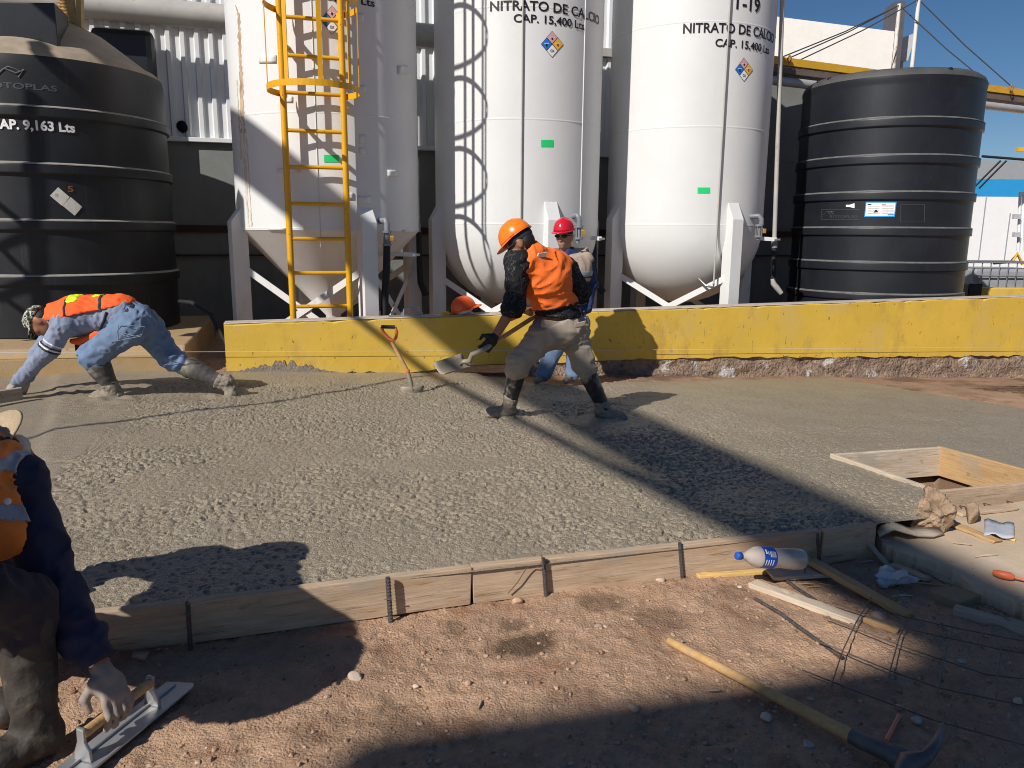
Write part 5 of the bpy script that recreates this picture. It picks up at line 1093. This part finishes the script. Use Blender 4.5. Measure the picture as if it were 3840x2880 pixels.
def hand_prims(wrist, d, pn, side, curl=.9, s=1.0, thumb=1.0, spread=.12):
    """d = wrist-to-fingers, pn = palm normal (where fingers curl), side = thumb side"""
    d = d.normalized(); pn = (pn-d*pn.dot(d)).normalized(); side = (side-d*side.dot(d)-pn*side.dot(pn)).normalized()
    M = np.array([d, side, pn]).T; pr = [('e', wrist+d*.052*s, (.052*s, .042*s, .018*s), M), cap(wrist-d*.02*s, .026*s, wrist+d*.03*s, .027*s)]
    for i, (o, l) in enumerate(((.030, .092), (.010, .100), (-.011, .093), (-.030, .074))):
        p = wrist+d*.088*s+side*o*s; dd = (d+side*o*spread*8).normalized(); a = 0.; seg = (.46, .32, .24)
        for j, f in enumerate(seg):
            a += curl*(.55, .9, .6)[j]*(1+.06*i); q = p+(dd*math.cos(a)+pn*math.sin(a))*l*f*s; r0 = (.0098, .0090, .0083, .0073); pr.append(cap(p, r0[j]*s, q, r0[j+1]*s, .006)); p = q
    b = wrist+d*.03*s+side*.034*s; q = b+(side*.8+d*.65+pn*.5*thumb).normalized()*.042*s; t = q+(d*.8+pn*.7*thumb-side*.15).normalized()*.036*s
    pr += [cap(b, .015*s, q, .012*s, .012), cap(q, .012*s, t, .009*s, .006)]
    return pr
def boot_prims(ankle, knee_dir, toe, hgt=.30, rt=.062):
    """ankle = ankle centre; toe = horizontal-ish unit direction; knee_dir = up the shin"""
    kd = knee_dir.normalized(); toe = toe.normalized(); dn = -(kd-toe*kd.dot(toe)).normalized()
    return [cap(ankle, .050, ankle+kd*hgt, rt), cap(ankle+dn*.045-toe*.02, .045, ankle+dn*.052+toe*.13, .042), cap(ankle+dn*.050+toe*.12, .042, ankle+dn*.056+toe*.165, .036)]
def limb(a, ra, b, rb, c, rc_): return [cap(a, ra, b, rb), cap(b, rb, c, rc_)]
def frame3(d, ref):
    z = d.normalized(); x = ref-z*ref.dot(z); x.normalize(); return x, z.cross(x), z
# ---------------------------------------------------------------- worker with the shovel
def worker():
    f8 = lambda x, y: (1600+x/2.765, 750+y/2.765); f1 = lambda x, y: (1560+x/2.404, 1150+y/2.404)
    Jt = lambda f, x, y, Y: Yd(*f(x, y), Y)
    hipL, hipR = Jt(f1, 1180, 235, 5.93), Jt(f1, 1415, 225, 6.05); pel = Jt(f1, 1290, 150, 6.0); waist = Jt(f8, 1345, 1180, 5.99)
    kneeL, kneeR = Jt(f1, 925, 500, 5.86), Jt(f1, 1500, 500, 6.0); ankL, ankR = OS(*f1(835, 950), .09), OS(*f1(1700, 960), .09)
    ankL = Jt(f1, 840, 900, 5.98); ankR = Jt(f1, 1690, 910, 6.0)
    shL, shR = Jt(f8, 950, 640, 5.72), Jt(f8, 1435, 735, 6.0); chest = Jt(f8, 1240, 820, 5.88); neck = Jt(f8, 1085, 575, 5.80)
    elL, wrL = Jt(f8, 905, 1090, 5.66), Jt(f8, 725, 1390, 5.66); elR, wrR = Jt(f8, 1590, 960, 6.2), Jt(f8, 1110, 1165, 6.06)
    hc = Jt(f8, 975, 445, 5.78); hup = V3(-.58, .18, .80); hfr = V3(-.76, .22, -.60)
    hp, hpt = head_prims(hc, hup, hfr)
    torso = [cap(pel, .135, waist, .130), cap(waist, .132, chest, .150), ('e', chest+V3(-.01, 0, .03), (.19, .135, .17), np.array(frame3(chest-waist, shR-shL)).T), cap(shL, .080, shR, .075), cap(chest, .12, neck, .075)]
    body = hp+thin(torso)+limb(shL, .056, elL, .046, wrL, .032)+limb(shR, .056, elR, .044, wrR, .03)+limb(hipL, .085, kneeL, .055, ankL, .04)+limb(hipR, .085, kneeR, .055, ankR, .04)+[cap(neck, .058, hc, .055)]+hand_prims(wrR, V3(-1, -.1, .2), V3(-.1, -.6, -.8), V3(.1, -.7, .7), 1.0)
    bo = surf('person', body, .011, .03, 'skin'); tag(bo, 'man in orange vest and patterned black shirt shovelling, seen from behind', 'person', 'workers on the slab')
    tr = [cap(waist-V3(0, 0, .02), .150, pel, .162), cap(pel, .150, hipL, .125), cap(pel, .150, hipR, .125), ('e', pel+V3(.0, -.03, -.06), (.185, .15, .13)), cap(hipL, .125, kneeL, .088), cap(hipR, .120, kneeR, .086), cap(kneeL, .090, kneeL.lerp(ankL, .16), .092), cap(kneeR, .088, kneeR.lerp(ankR, .14), .092)]
    up_t = (chest-waist).normalized()
    kh = surf('trousers', tr, .011, .045, 'khaki', bo, cuts=[(waist+up_t*.005, up_t)], noise=(.013, 22, 3, (.6, .8, 1.3)))
    for c, w_, h_, an in ((f1(1235, 165), .09, .032, -.16), (f1(1480, 160), .045, .02, .2)):
        p = Yd(*c, 5.835 if an < 0 else 5.88); MB().obox(p, V3(w_, 0.02, w_*an), V3(0, .006, 0), V3(h_*.1, 0, h_)).build('pocket_flap', mat('clean_khaki', (.36, .305, .24), .9, bump=.3, bscale=30), kh, .006)
    sl = torso[:]; shirt = [cap(pel+V3(0, 0, .05), .160, waist, .152), cap(shL, .085, neck, .08), cap(shR, .085, neck, .08)]+[torso[1], torso[2], torso[3], torso[4]]+[cap(shL, .078, elL, .066), cap(elL, .066, elL.lerp(wrL, .12), .072)]+[cap(shR, .090, elR, .074), cap(elR, .07, wrR.lerp(elR, .35), .06)]
    surf('shirt', shirt, .011, .04, 'blackshirt', bo, infl=.008, cuts=[(pel+V3(0, 0, .055), V3(-.06, 0, -1))], sub=[cap(hc, .115, neck.lerp(hc, .55), .075)], noise=(.012, 26, 5))
    # vest: its hem, sides and neckline
    vt = [torso[1], torso[2], cap(shL.lerp(shR, .16), .090, shL.lerp(shR, .84), .095), cap(chest, .12, neck, .085), cap(waist+V3(.03, 0, 0), .135, pel+V3(.02, 0, .10), .12)]
    hem = Jt(f8, 1390, 1110, 5.9); sleeve = [cap(shL+V3(-.07, -.02, -.01), .062, elL+V3(-.015, 0, -.1), .085), cap(shR+V3(.085, .03, .0), .07, elR+V3(.09, .0, -.1), .085), cap(hc, .125, neck.lerp(hc, .5), .08)]
    hd = (Jt(f8, 1660, 1060, 5.9)-Jt(f8, 1190, 1150, 5.9)); hn = V3(hd.z, 0, -hd.x).normalized()
    vs = surf('vest', vt, .010, .045, 'vest', bo, infl=.026, cuts=[(hem, hn if hn.z < 0 else -hn), ], noise=(.012, 22, 9), sub=sleeve)
    hnn = hn if hn.z < 0 else -hn
    surf('hem_trim', vt, .010, .045, 'trim', vs, infl=.029, cuts=[(hem, hnn), (hem-hnn*.016, -hnn)], noise=(.012, 22, 9), sub=sleeve)
    surf('arm_trim', vt, .010, .045, 'trim', vs, infl=.0285, noise=(.012, 22, 9), sub=sleeve, extra=lambda P, d: np.maximum(d, np.minimum(evalp(sleeve[:2], P, .01)-.011, 9)), cuts=[(hem, hnn)])
    p = Jt(f8, 1195, 570, 5.69); MB().obox(p, V3(.032, .012, .004), V3(-.004, .006, .0), V3(.004, -.012, .016)).build('neck_label', 'lblwhite', vs, .002)
    fl = [Jt(f8, 1000, 1080, 5.70), Jt(f8, 950, 1180, 5.72), Jt(f8, 870, 1250, 5.74)]; MB().tube([fl[0], fl[1], fl[2]], [.02, .035, .008], 8).build('hanging_flap', 'vest', vs)
    # boots
    toeL, toeR = (OS(*f1(715, 955))-OS(*f1(850, 975))), (OS(*f1(1800, 985))-OS(*f1(1690, 985))); toeL = V3(-.9, -.25, 0); toeR = V3(.8, -.2, -.12)
    for a, kn, te, nm in ((ankL, kneeL, toeL, 'boot'), (ankR, kneeR, toeR, 'boot')):
        kd = (kn-a); L = kd.length; bp_ = boot_prims(a, kd, te, L*.66, .072)
        b = surf(nm, bp_, .009, .03, 'boot', bo, noise=(.004, 30, 2)); mid = a+kd.normalized()*(.10 if te.x < 0 else .06)
        surf('cement_coat', bp_, .009, .03, 'bootmud', b, infl=.004, cuts=[(mid, kd+V3(.12, .0, 0))], noise=(.006, 40, 4))
    # gloves
    hw = Jt(f8, 690, 1440, 5.64); hdir = (Jt(f8, 640, 1500, 5.63)-wrL)
    gl = surf('glove', hand_prims(wrL+hdir.normalized()*.01, hdir, V3(-.1, .95, .1), V3(-.8, 0, -.5), 1.05, 1.12), .006, .012, 'glove', bo)
    # helmet, band, hair, glasses
    hat = helmet('hard_hat', hpt(.0, 0, .055), hup, hfr, 'helmo', bo, s=.93)
    surf('head_cloth', [('e', hpt(-.012, 0, .03), (.108, .086, .07), np.array([hfr.normalized(), hfr.cross(hup).normalized(), hup.normalized()]).T)], .008, .02, 'strap', bo, cuts=[(hpt(0, 0, .018), -hup+hfr*.35), (hpt(.05, 0, 0), hfr)])
    surf('hair', [('e', hpt(-.03, 0, -.01), (.078, .078, .085))], .008, .02, 'hair', bo, cuts=[(hpt(-.040, 0, 0), hfr+hup*.3)])
    sdv = hfr.cross(hup).normalized()
    b = MB(); b.tube([hpt(.0, -.085, .01), hpt(.08, -.074, .012), hpt(.10, -.04, .008), hpt(.105, .04, .008), hpt(.08, .074, .012), hpt(.0, .085, .01)], .006, 6); b.build('glasses', 'strap', bo)
    # his shovel
    kt = Jt(f8, 1110, 1215, 6.0); kb = Jt(f8, 615, 1535, 5.60)
    sh = thing('shovel', 'cement covered square shovel held by the man in the orange vest', 'shovel', kb, 'shovels')
    mid = f1(505, 430); nk = f1(482, 492)
    e0 = Yd(*mid, 5.60); e1 = Yd(*nk, 5.62)
    d_ = (kt-kb).normalized()
    shovel_parts(sh, kt+d_*.16, d_.cross(ZZ), -d_, [kt+d_*.06, kb+d_*.10], [kb+d_*.11, kb, kb-d_*.04, e0, e1])
    q = [f1(160, 520), f1(415, 455), f1(522, 562), f1(262, 616)]; dep = [5.52, 5.72, 5.68, 5.46]
    cn = [Yd(*p, y) for p, y in zip(q, dep)]; V = []; F = []
    for i in range(9):
        for j in range(9):
            u, v = i/8, j/8; p = cn[0]*(1-u)*(1-v)+cn[1]*u*(1-v)+cn[2]*u*v+cn[3]*(1-u)*v
            V.append(p+ZZ*(.030*((2*v-1)**2)+.015*u*u-.02+(.008 if abs(2*v-1) > .95 else 0)))
    for i in range(8):
        for j in range(8): F.append((i*9+j, i*9+j+1, i*9+10+j, i*9+9+j))
    bl_ = mesh_obj('blade', V, F, 'blade', sh, True); sd = bl_.modifiers.new('t', 'SOLIDIFY'); sd.thickness = .004
    MB().tube([e1, cn[1].lerp(cn[2], .5)+V3(-.03, 0, .01), cn[1].lerp(cn[2], .5).lerp(cn[0].lerp(cn[3], .5), .3)], [.020, .02, .006], 8).build('blade_neck', 'blade', sh)
worker()
# ---------------------------------------------------------------- man in the red helmet by the wall
def redman():
    f8 = lambda x, y: (1600+x/2.765, 750+y/2.765); Jt = lambda x, y, Y: Yd(*f8(x, y), Y); YY = 7.95
    hc = Jt(1428, 378, YY); hup = V3(-.06, -.05, 1); hfr = V3(-.42, -.88, -.12); hp, hpt = head_prims(hc, hup, hfr, 1.02)
    neck = Jt(1450, 545, YY+.03); shL, shR = Jt(1640, 610, YY+.08), Jt(1300, 600, YY+.02); chest = Jt(1480, 760, YY+.05); pel = Jt(1480, 1230, YY+.06)
    elL, wrL = Jt(1700, 880, YY+.12), Jt(1650, 1120, YY+.05); elR, wrR = Jt(1230, 860, YY+.06), Jt(1290, 1100, YY-.05)
    ftL, ftR = Yd(2148, 1400, 7.95), Yd(2040, 1400, 7.9); hipL, hipR = pel+V3(.10, 0, -.05), pel+V3(-.10, 0, -.05); kL, kR = hipL.lerp(ftL, .5)+V3(0, -.03, 0), hipR.lerp(ftR, .5)+V3(.02, -.03, 0)
    torso = [cap(pel, .145, chest, .16), ('e', chest+V3(0, 0, .03), (.205, .135, .2)), cap(shL, .085, shR, .085), cap(chest, .12, neck, .07)]
    body = hp+thin(torso)+limb(shL, .055, elL, .045, wrL, .035)+limb(shR, .055, elR, .045, wrR, .035)+limb(hipL, .085, kL, .06, ftL, .045)+limb(hipR, .085, kR, .06, ftR, .045)+[cap(neck, .06, hc, .056)]+hand_prims(wrL, V3(-.3, -.3, -1), V3(-1, 0, 0), V3(0, -1, 0), .5)+hand_prims(wrR, V3(.3, -.3, -1), V3(1, 0, 0), V3(0, -1, 0), .5)
    bo = surf('person', body, .011, .025, 'skin2'); tag(bo, 'man in red hard hat, tan vest and blue shirt standing against the yellow wall', 'person')
    sh = torso+limb(shL, .075, elL, .066, wrL, .055)+limb(shR, .075, elR, .066, wrR, .055)
    surf('shirt', sh, .011, .03, 'bluesh', bo, infl=.008, cuts=[(neck+V3(0, 0, .03), V3(.1, .3, 1)), (pel+V3(0, 0, -.02), V3(0, 0, -1))], noise=(.012, 26, 4))
    MB().lathe([(.072, -.02), (.080, .03), (.070, .05)], neck+V3(0, .01, .01), 20).build('collar', 'bluesh', bo)
    vs = surf('vest', torso[:3]+[cap(chest, .12, neck, .09)], .011, .03, 'tan', bo, infl=.030, cuts=[(neck+V3(0, -.06, -.01), V3(0, -.5, 1)), (pel+V3(0, 0, .16), V3(0, 0, -1))], noise=(.008, 24, 6), sub=[cap(shL+V3(.06, 0, .03), .08, elL+V3(.05, 0, 0), .08), cap(shR+V3(-.06, 0, .03), .08, elR+V3(-.05, 0, 0), .08)])
    for z, m, h in ((.005, 'silver', .028), (-.032, 'strap', .010), (-.10, 'strap', .02)):
        c = chest+V3(0, 0, z); surf('vest_band', torso[:3], .009, .03, m, vs, infl=.037, cuts=[(c+V3(0, 0, h), V3(0, 0, 1)), (c-V3(0, 0, h), V3(0, 0, -1))], sub=[cap(shL+V3(.055, 0, .03), .08, elL+V3(.05, 0, 0), .08), cap(shR+V3(-.055, 0, .03), .08, elR+V3(-.05, 0, 0), .08)])
    tr = [cap(pel+V3(0, 0, .02), .155, pel, .155), cap(hipL, .115, kL, .088), cap(hipR, .115, kR, .088), cap(kL, .088, ftL, .078), cap(kR, .088, ftR, .080)]
    surf('jeans', tr, .011, .04, 'jeans', bo, cuts=[(pel+V3(0, 0, .03), V3(0, 0, 1))], noise=(.012, 26, 8, (1, 1, .7)))
    for f in (ftL, ftR): surf('shoe', [cap(f+V3(0, .03, -.045), .04, f+V3(-.08, -.12, -.055), .034)], .01, .02, 'bootmud', bo)
    helmet('hard_hat', hpt(.0, 0, .058), hup, hfr, 'helmr', bo, s=.93)
    surf('hair', [('e', hpt(-.03, 0, .0), (.082, .082, .085))], .009, .02, 'hair', bo, cuts=[(hpt(-.02, 0, 0), hfr), (hpt(0, 0, -.06), -hup)])
    sd = hfr.cross(hup).normalized(); b = MB()
    for k in (-1, 1): b.tube([hpt(.088, k*.012, .012), hpt(.094, k*.034, .008), hpt(.082, k*.062, .012)], [.014, .019, .012], 8)
    for k in (-1, 1): b.tube([hpt(.078, k*.066, .014), hpt(-.01, k*.082, .012)], .005, 6)
    b.build('sunglasses', 'strap', bo)
redman()
# ---------------------------------------------------------------- man bending over the screed
def bender():
    f3 = lambda x, y: (x/2.212, 1080+y/2.212); YY = 6.32
    J = lambda x, y, dY=0.: Yd(*f3(x, y), YY+dY)
    pel = J(1130, 290, .0); waist = J(1000, 215, -.0); chest = J(640, 245, -.02); neck = J(460, 235, 0)
    hipN, hipF = J(1080, 340, -.09), J(1230, 340, .10)         # near = front leg, far = rear leg
    knN, anN = J(765, 560, -.10), J(935, 840, -.06); knF, anF = J(1430, 590, .12), J(1850, 790, .16)
    shN, shF = J(540, 300, -.17), J(520, 270, .17); elN, wrN = J(400, 520, -.20), J(150, 770, -.16); elF, wrF = J(330, 540, .18), J(225, 745, .10)
    hc = J(335, 275, .0); hup = V3(-.86, -.06, .42); hfr = V3(-.34, -.16, -.88); hp, hpt = head_prims(hc, hup, hfr)
    Mt = np.array(frame3(chest-waist, V3(0, 1, 0))).T
    torso = [cap(pel, .15, waist, .135), cap(waist, .135, chest, .145), ('e', chest, (.19, .135, .20), Mt), cap(shN, .08, shF, .08), cap(chest, .11, neck, .07)]
    body = hp+thin(torso)+limb(shN, .055, elN, .045, wrN, .032)+limb(shF, .055, elF, .045, wrF, .032)+limb(hipN, .09, knN, .058, anN, .04)+limb(hipF, .09, knF, .058, anF, .04)+[cap(neck, .06, hc, .056)]
    bo = surf('person', body, .011, .03, 'skin'); tag(bo, 'man in camouflage cap and jeans bending low over the screed at left', 'person', 'workers on the slab')
    sw = [cap(pel.lerp(waist, .7), .142, waist, .140)]+torso[1:]+[cap(shN, .080, elN, .062), cap(elN, .060, wrN, .043), cap(shF, .080, elF, .06), cap(elF, .058, wrF, .043)]
    s_ = surf('sweater', sw, .010, .04, 'sweater', bo, infl=.007, cuts=[(pel.lerp(waist, .62), pel-waist)], sub=[cap(hc, .125, neck.lerp(hc, .5), .072)], noise=(.010, 28, 3))
    for k, m in ((0, 'lblwhite'), (.030, 'strap'), (.046, 'lblwhite'), (.062, 'strap')):
        c = shN.lerp(elN, .70); d = (elN-shN).normalized(); surf('sleeve_stripe', [cap(shN, .080, elN, .062), cap(elN, .060, wrN, .043)], .006, .04, m, s_, infl=.0115, noise=(.010, 28, 3), cuts=[(c+d*(k+.007), d), (c+d*(k-.007), -d)])
    vt = [torso[1], torso[2], cap(shN.lerp(shF, .22), .085, shN.lerp(shF, .78), .085), cap(chest, .12, neck, .085)]
    ax = (chest-waist).normalized(); vert = (ZZ-ax*ZZ.dot(ax)).normalized()
    ccut = chest+vert*.035; vs = surf('vest', vt, .010, .04, 'vest2', bo, infl=.029, cuts=[(J(1120, 150), -ax), (neck+(hc-neck)*.05, hc-neck), (J(760, 195), -vert+V3(0, -.0, 0)+ax*-.12)], noise=(.010, 24, 7))
    for x, w_ in ((638, .011), (900, .015)):
        c = J(x, 150); surf('webbing', vt, .008, .04, 'trim', vs, infl=.033, cuts=[(c+ax*w_, ax-vert*.15), (c-ax*w_, -ax+vert*.15), (J(760, 190), -vert+ax*-.12)], noise=(.010, 24, 7))
    for x, w_ in ((680, .04), (870, .032)):
        c = J(x, 120); surf('lime_patch', vt, .008, .04, 'lime', vs, infl=.034, cuts=[(c+ax*w_, ax-vert*.5), (c-ax*w_, -ax+vert*.5), (chest+vert*.125, -vert-ax*.15)], noise=(.010, 24, 7))
    MB().tube([J(590, 440, -.10), J(660, 445, -.11), J(730, 425, -.11), J(800, 385, -.10), J(860, 385, -.08)], [.02, .034, .03, .034, .018], 10).build('hanging_flap', 'vest2', vs)
    MB().obox(J(662, 492, -.06), V3(.035, 0, 0), V3(0, .015, 0), V3(0, 0, .03)).build('pouch', 'strap', bo, .006)
    MB().tube([J(885, 200, -.16), J(865, 270, -.155), J(830, 340, -.12)], .012, 6).build('side_strap', 'trim', vs)
    tr = [cap(pel, .158, waist.lerp(pel, .45), .148), cap(hipN, .130, knN, .098), cap(hipF, .128, knF, .094), cap(pel, .14, hipN, .12), cap(pel, .14, hipF, .12), cap(knN, .100, knN.lerp(anN, .34), .080), cap(knF, .094, knF.lerp(anF, .42), .076)]
    je = surf('jeans', tr, .010, .045, 'jeans', bo, sub=[cap(waist.lerp(pel, .40)+(waist-pel).normalized()*.20, .20, chest, .22)], noise=(.013, 26, 5, (1, 1, 1)))
    surf('belt', tr[:1], .009, .03, 'strap', je, infl=.008, cuts=[(waist.lerp(pel, .44), waist-pel), (waist.lerp(pel, .72), pel-waist)])
    pk_ = mat('jeans_stitch', (.22, .25, .30), .9); b = MB(); 
    for pts in (((985, 305), (1200, 320), (1170, 400), (960, 440), (985, 305)), ((985, 360), (1060, 385), (1120, 400), (1180, 385)), ((985, 375), (1040, 400))):
        b.tube([J(x, y, -.232-.00*x) for x, y in pts], .0028, 5)
    b.build('pocket_stitch', pk_, je)
    for a, kn, te in ((anN, knN, V3(-.75, -.1, -.1)), (anF, knF, V3(.15, -.12, -.95))):
        kd = kn-a; bp_ = boot_prims(a, kd, te, kd.length*.64, .094); b = surf('boot', bp_, .009, .03, mat('grey_dusty_boot', (.075, .07, .065), .6, var=.3, vscale=9, stain=[((.28, .24, .19), 6, .5, .15, W1, .8)]), bo, noise=(.004, 30, 2))
        surf('cement_coat', bp_, .009, .03, 'bootmud', b, infl=.006, cuts=[(a+kd.normalized()*.06, kd)], noise=(.010, 45, 4))
    hd = V3(-.75, -.1, -.6); surf('glove', hand_prims(wrN, hd, V3(-.3, .3, -.9), V3(.2, .9, .1), .75, 1.15), .006, .012, 'glovegrey', bo)
    surf('glove', hand_prims(wrF, V3(-.15, -.35, -.9), V3(-.9, .1, 0), V3(0, -.9, .3), .6, 1.15), .006, .012, 'glovegrey', bo)
    fr_ = hfr.normalized(); Mh = np.array([fr_, fr_.cross(hup).normalized(), hup.normalized()]).T
    cp = surf('cap', [('e', hpt(-.008, 0, .045), (.112, .092, .088), Mh)], .007, .02, 'camo', bo, cuts=[(hpt(0, 0, .028), -hup-hfr*.06)], noise=(.003, 30, 1))
    V = []; F = []
    for i in range(9):
        an = -1.1+2.2*i/8
        for r_, dz in ((.095, .03), (.13, .028), (.172, .012)): V.append(hpt(math.cos(an)*r_*(1 if r_ < .1 else 1), math.sin(an)*(.085 if r_ < .1 else .088), dz))
    for i in range(8):
        for k in range(2): F.append((i*3+k, i*3+k+1, i*3+k+4, i*3+k+3))
    o = mesh_obj('cap_bill', V, F, 'camo', cp, True); sd = o.modifiers.new('t', 'SOLIDIFY'); sd.thickness = .005
    surf('hair', [('e', hpt(-.03, 0, .0), (.080, .082, .07), Mh)], .008, .02, 'hair', bo, cuts=[(hpt(-.015, 0, 0), hfr)])
bender()
# ---------------------------------------------------------------- crouching man in the foreground
def fgman():
    f2 = lambda x, y: (x/1.185, 1480+y/1.185); J = lambda x, y, Y: Yd(*f2(x, y), Y)
    wr = G(372, 2492, .235); sh, el = J(64, 385, 2.24), J(262, 900, 2.15)
    neck, chest, pel = J(-75, 320, 2.28), V3(-1.80, 2.00, .93), V3(-1.66, 1.36, 1.03); shL = J(-270, 330, 2.42)
    hip = V3(-1.60, 1.50, .88); kn = J(95, 935, 2.03); an = J(165, 1530, 1.98); an.z = max(an.z, .10)
    hc = J(-62, 296, 2.32); hup = V3(-.42, -.45, .78); hfr = V3(.60, .45, -.5); hp, hpt = head_prims(hc, hup, hfr)
    M = np.array(frame3(chest-pel, sh-shL)).T
    torso = [cap(pel, .17, chest, .17), ('e', chest, (.20, .16, .22), M), cap(chest, .15, neck, .08), cap(sh, .075, shL, .09)]
    an2 = G(-90, 2560, .10); kn2 = J(-130, 1000, 2.3); hip2 = hip+V3(-.2, .1, 0)
    elL, wrL = shL+V3(-.05, .15, -.26), shL+V3(.1, .22, -.45)
    body = hp+thin(torso)+limb(sh, .052, el, .045, wr, .030)+limb(shL, .055, elL, .045, wrL, .032)+limb(hip, .09, kn, .06, an, .042)+limb(hip2, .09, kn2, .06, an2, .042)+[cap(neck, .06, hc, .056)]+hand_prims(wrL, V3(.3, .3, -.9), V3(0, -1, 0), V3(1, 0, 0), .6)
    bo = surf('person', body, .011, .03, 'skin'); tag(bo, 'crouching man in tan hat and navy shirt in the left foreground, hand on a float', 'person')
    sl = [cap(neck, .085, sh, .075), cap(sh, .070, sh.lerp(el, .5), .070), cap(sh.lerp(el, .5), .070, el, .061), cap(el, .061, el.lerp(wr, .62), .052), cap(el.lerp(wr, .6), .052, wr-(wr-el).normalized()*.012, .047)]
    s_ = surf('shirt', sl+torso+limb(shL, .078, elL, .066, wrL, .05), .009, .03, 'blouse', bo, infl=.004, cuts=[(wr-(wr-el).normalized()*.004, wr-el)], noise=(.012, 24, 3))
    ce = wr-(wr-el).normalized()*.045; toc_ = (C0-ce).normalized(); MB().lathe([(.0, .004), (.007, .004), (.0085, .001), (.0085, -.004), (.0, -.004)], J(402, 1200, (ce.y-.045)), 14, axis=toc_).build('cuff_button', 'lblwhite', s_)
    vt = torso[:3]+[cap(sh.lerp(shL, .10), .085, shL, .095), cap(chest, .15, neck, .10), cap(sh.lerp(chest, .3), .10, J(-5, 590, 2.14), .085)]
    sleeve = [cap(sh+V3(.075, -.01, .0), .082, el+V3(.05, 0, 0), .115), cap(hc, .12, neck.lerp(hc, .6), .08)]
    hemz = (J(40, 720, 2.1), V3(.1, 0, -1))
    vs = surf('vest', vt, .009, .04, 'vest3', bo, infl=.020, cuts=[hemz], noise=(.014, 20, 8), sub=sleeve)
    surf('edge_trim', vt, .008, .04, 'trim', vs, infl=.0225, cuts=[hemz, (sh+V3(.012, 0, 0), V3(1, -.1, .1)), (sh+V3(-.004, 0, 0), V3(-1, .1, -.1))], noise=(.014, 20, 8), sub=sleeve)
    for x, y in ((20, 345), (10, 480)):
        c = J(x, y, 2.12); nn = V3(.45, .0, .9).normalized(); surf('reflective_band', vt, .006, .04, 'silver', vs, infl=.0245, cuts=[(c+nn*.016, nn), (c-nn*.016, -nn)], noise=(.014, 20, 8), sub=sleeve)
    MB().lathe([(.0, .004), (.009, .003), (.010, 0), (.0, -.003)], J(34, 474, 2.055), 14, axis=V3(.3, -.9, .2)).build('snap_button', 'lblwhite', vs)
    tr = [cap(pel, .185, hip, .14), cap(hip, .115, kn, .078), cap(kn, .074, kn.lerp(an, .22), .078), cap(hip2, .13, kn2, .09), cap(kn2, .09, kn2.lerp(an2, .3), .085)]
    surf('trousers', tr, .010, .04, 'dktrouser', bo, noise=(.014, 24, 6))
    for a, k_, te in ((an, kn, V3(-.25, -.3, 0)), (an2, kn2, V3(.6, -.2, 0))):
        kd = k_-a; bp_ = boot_prims(a, kd, te, kd.length*.84, .074); surf('boot', bp_, .009, .035, 'bootfg', bo, noise=(.005, 30, 2), infl=.006)
    gd = G(452, 2648, .135)-wr
    surf('glove', hand_prims(wr+gd.normalized()*.012, gd, V3(-.55, .40, -.6), V3(-.8, -.5, .1), .70, 1.08, .8, .22), .005, .012, 'glovefg', bo, noise=(.0015, 60, 3))
    p = hpt(0, 0, .075); ez_, ex_, ey_ = frame(hup.normalized(), hfr)
    ht = MB().lathe([(.0, .105), (.05, .10), (.085, .07), (.097, .0), (.12, -.012), (.17, -.022), (.175, -.028), (.17, -.030), (.10, -.018)], p, 40, axis=hup).build('brimmed_hat', 'straw', bo)
    MB().lathe([(.0975, .0), (.0995, .004), (.097, .026), (.0955, .026)], p, 40, axis=hup).build('hat_band', 'strap', ht)
fgman()
def darby():
    z = .022; c = [G(651, 2554, z), G(730, 2566, z)]; e = [G(232, 2884, z), G(345, 2884, z)]
    a = c[0].lerp(c[1], .5); b2 = e[0].lerp(e[1], .5); d = (b2-a).normalized(); sd = d.cross(ZZ).normalized(); wd = .052; b2 = a+d*.72
    t = thing('long_float', 'long aluminium finishing float under the crouching man\'s gloved hand', 'float', a)
    MB().prism([a-sd*wd*.75+d*.0, a+sd*wd-d*.0+d*.02, b2+sd*wd, b2-sd*wd, a-sd*wd+d*.02], ZZ*.008).build('blade', 'trowel', t, .002)
    MB().bar(a+d*.03+sd*.012+ZZ*.012, b2+sd*.012+ZZ*.012, .012, .010).build('stiffener', 'trowel', t, .003)
    p = G(287, 2845, .03); q = a+d*((p-a).dot(d)); hz = .088
    for k in (0, -.27):
        s = q+d*k; pl = [s+sd*.03, s-sd*.03, s-sd*.026+ZZ*.035, s-sd*.012+ZZ*.06, s-sd*.014+ZZ*(hz+.012), s+sd*.012+ZZ*(hz+.016), s+sd*.014+ZZ*.06, s+sd*.026+ZZ*.03]
        MB().prism([x+ZZ*.008-d*.006 for x in pl], d*.012).build('bracket', 'trowel', t, .004)
    MB().tube([q+ZZ*hz, q-d*.27+ZZ*hz], .015, 14).build('handle', 'handle', t)
darby()
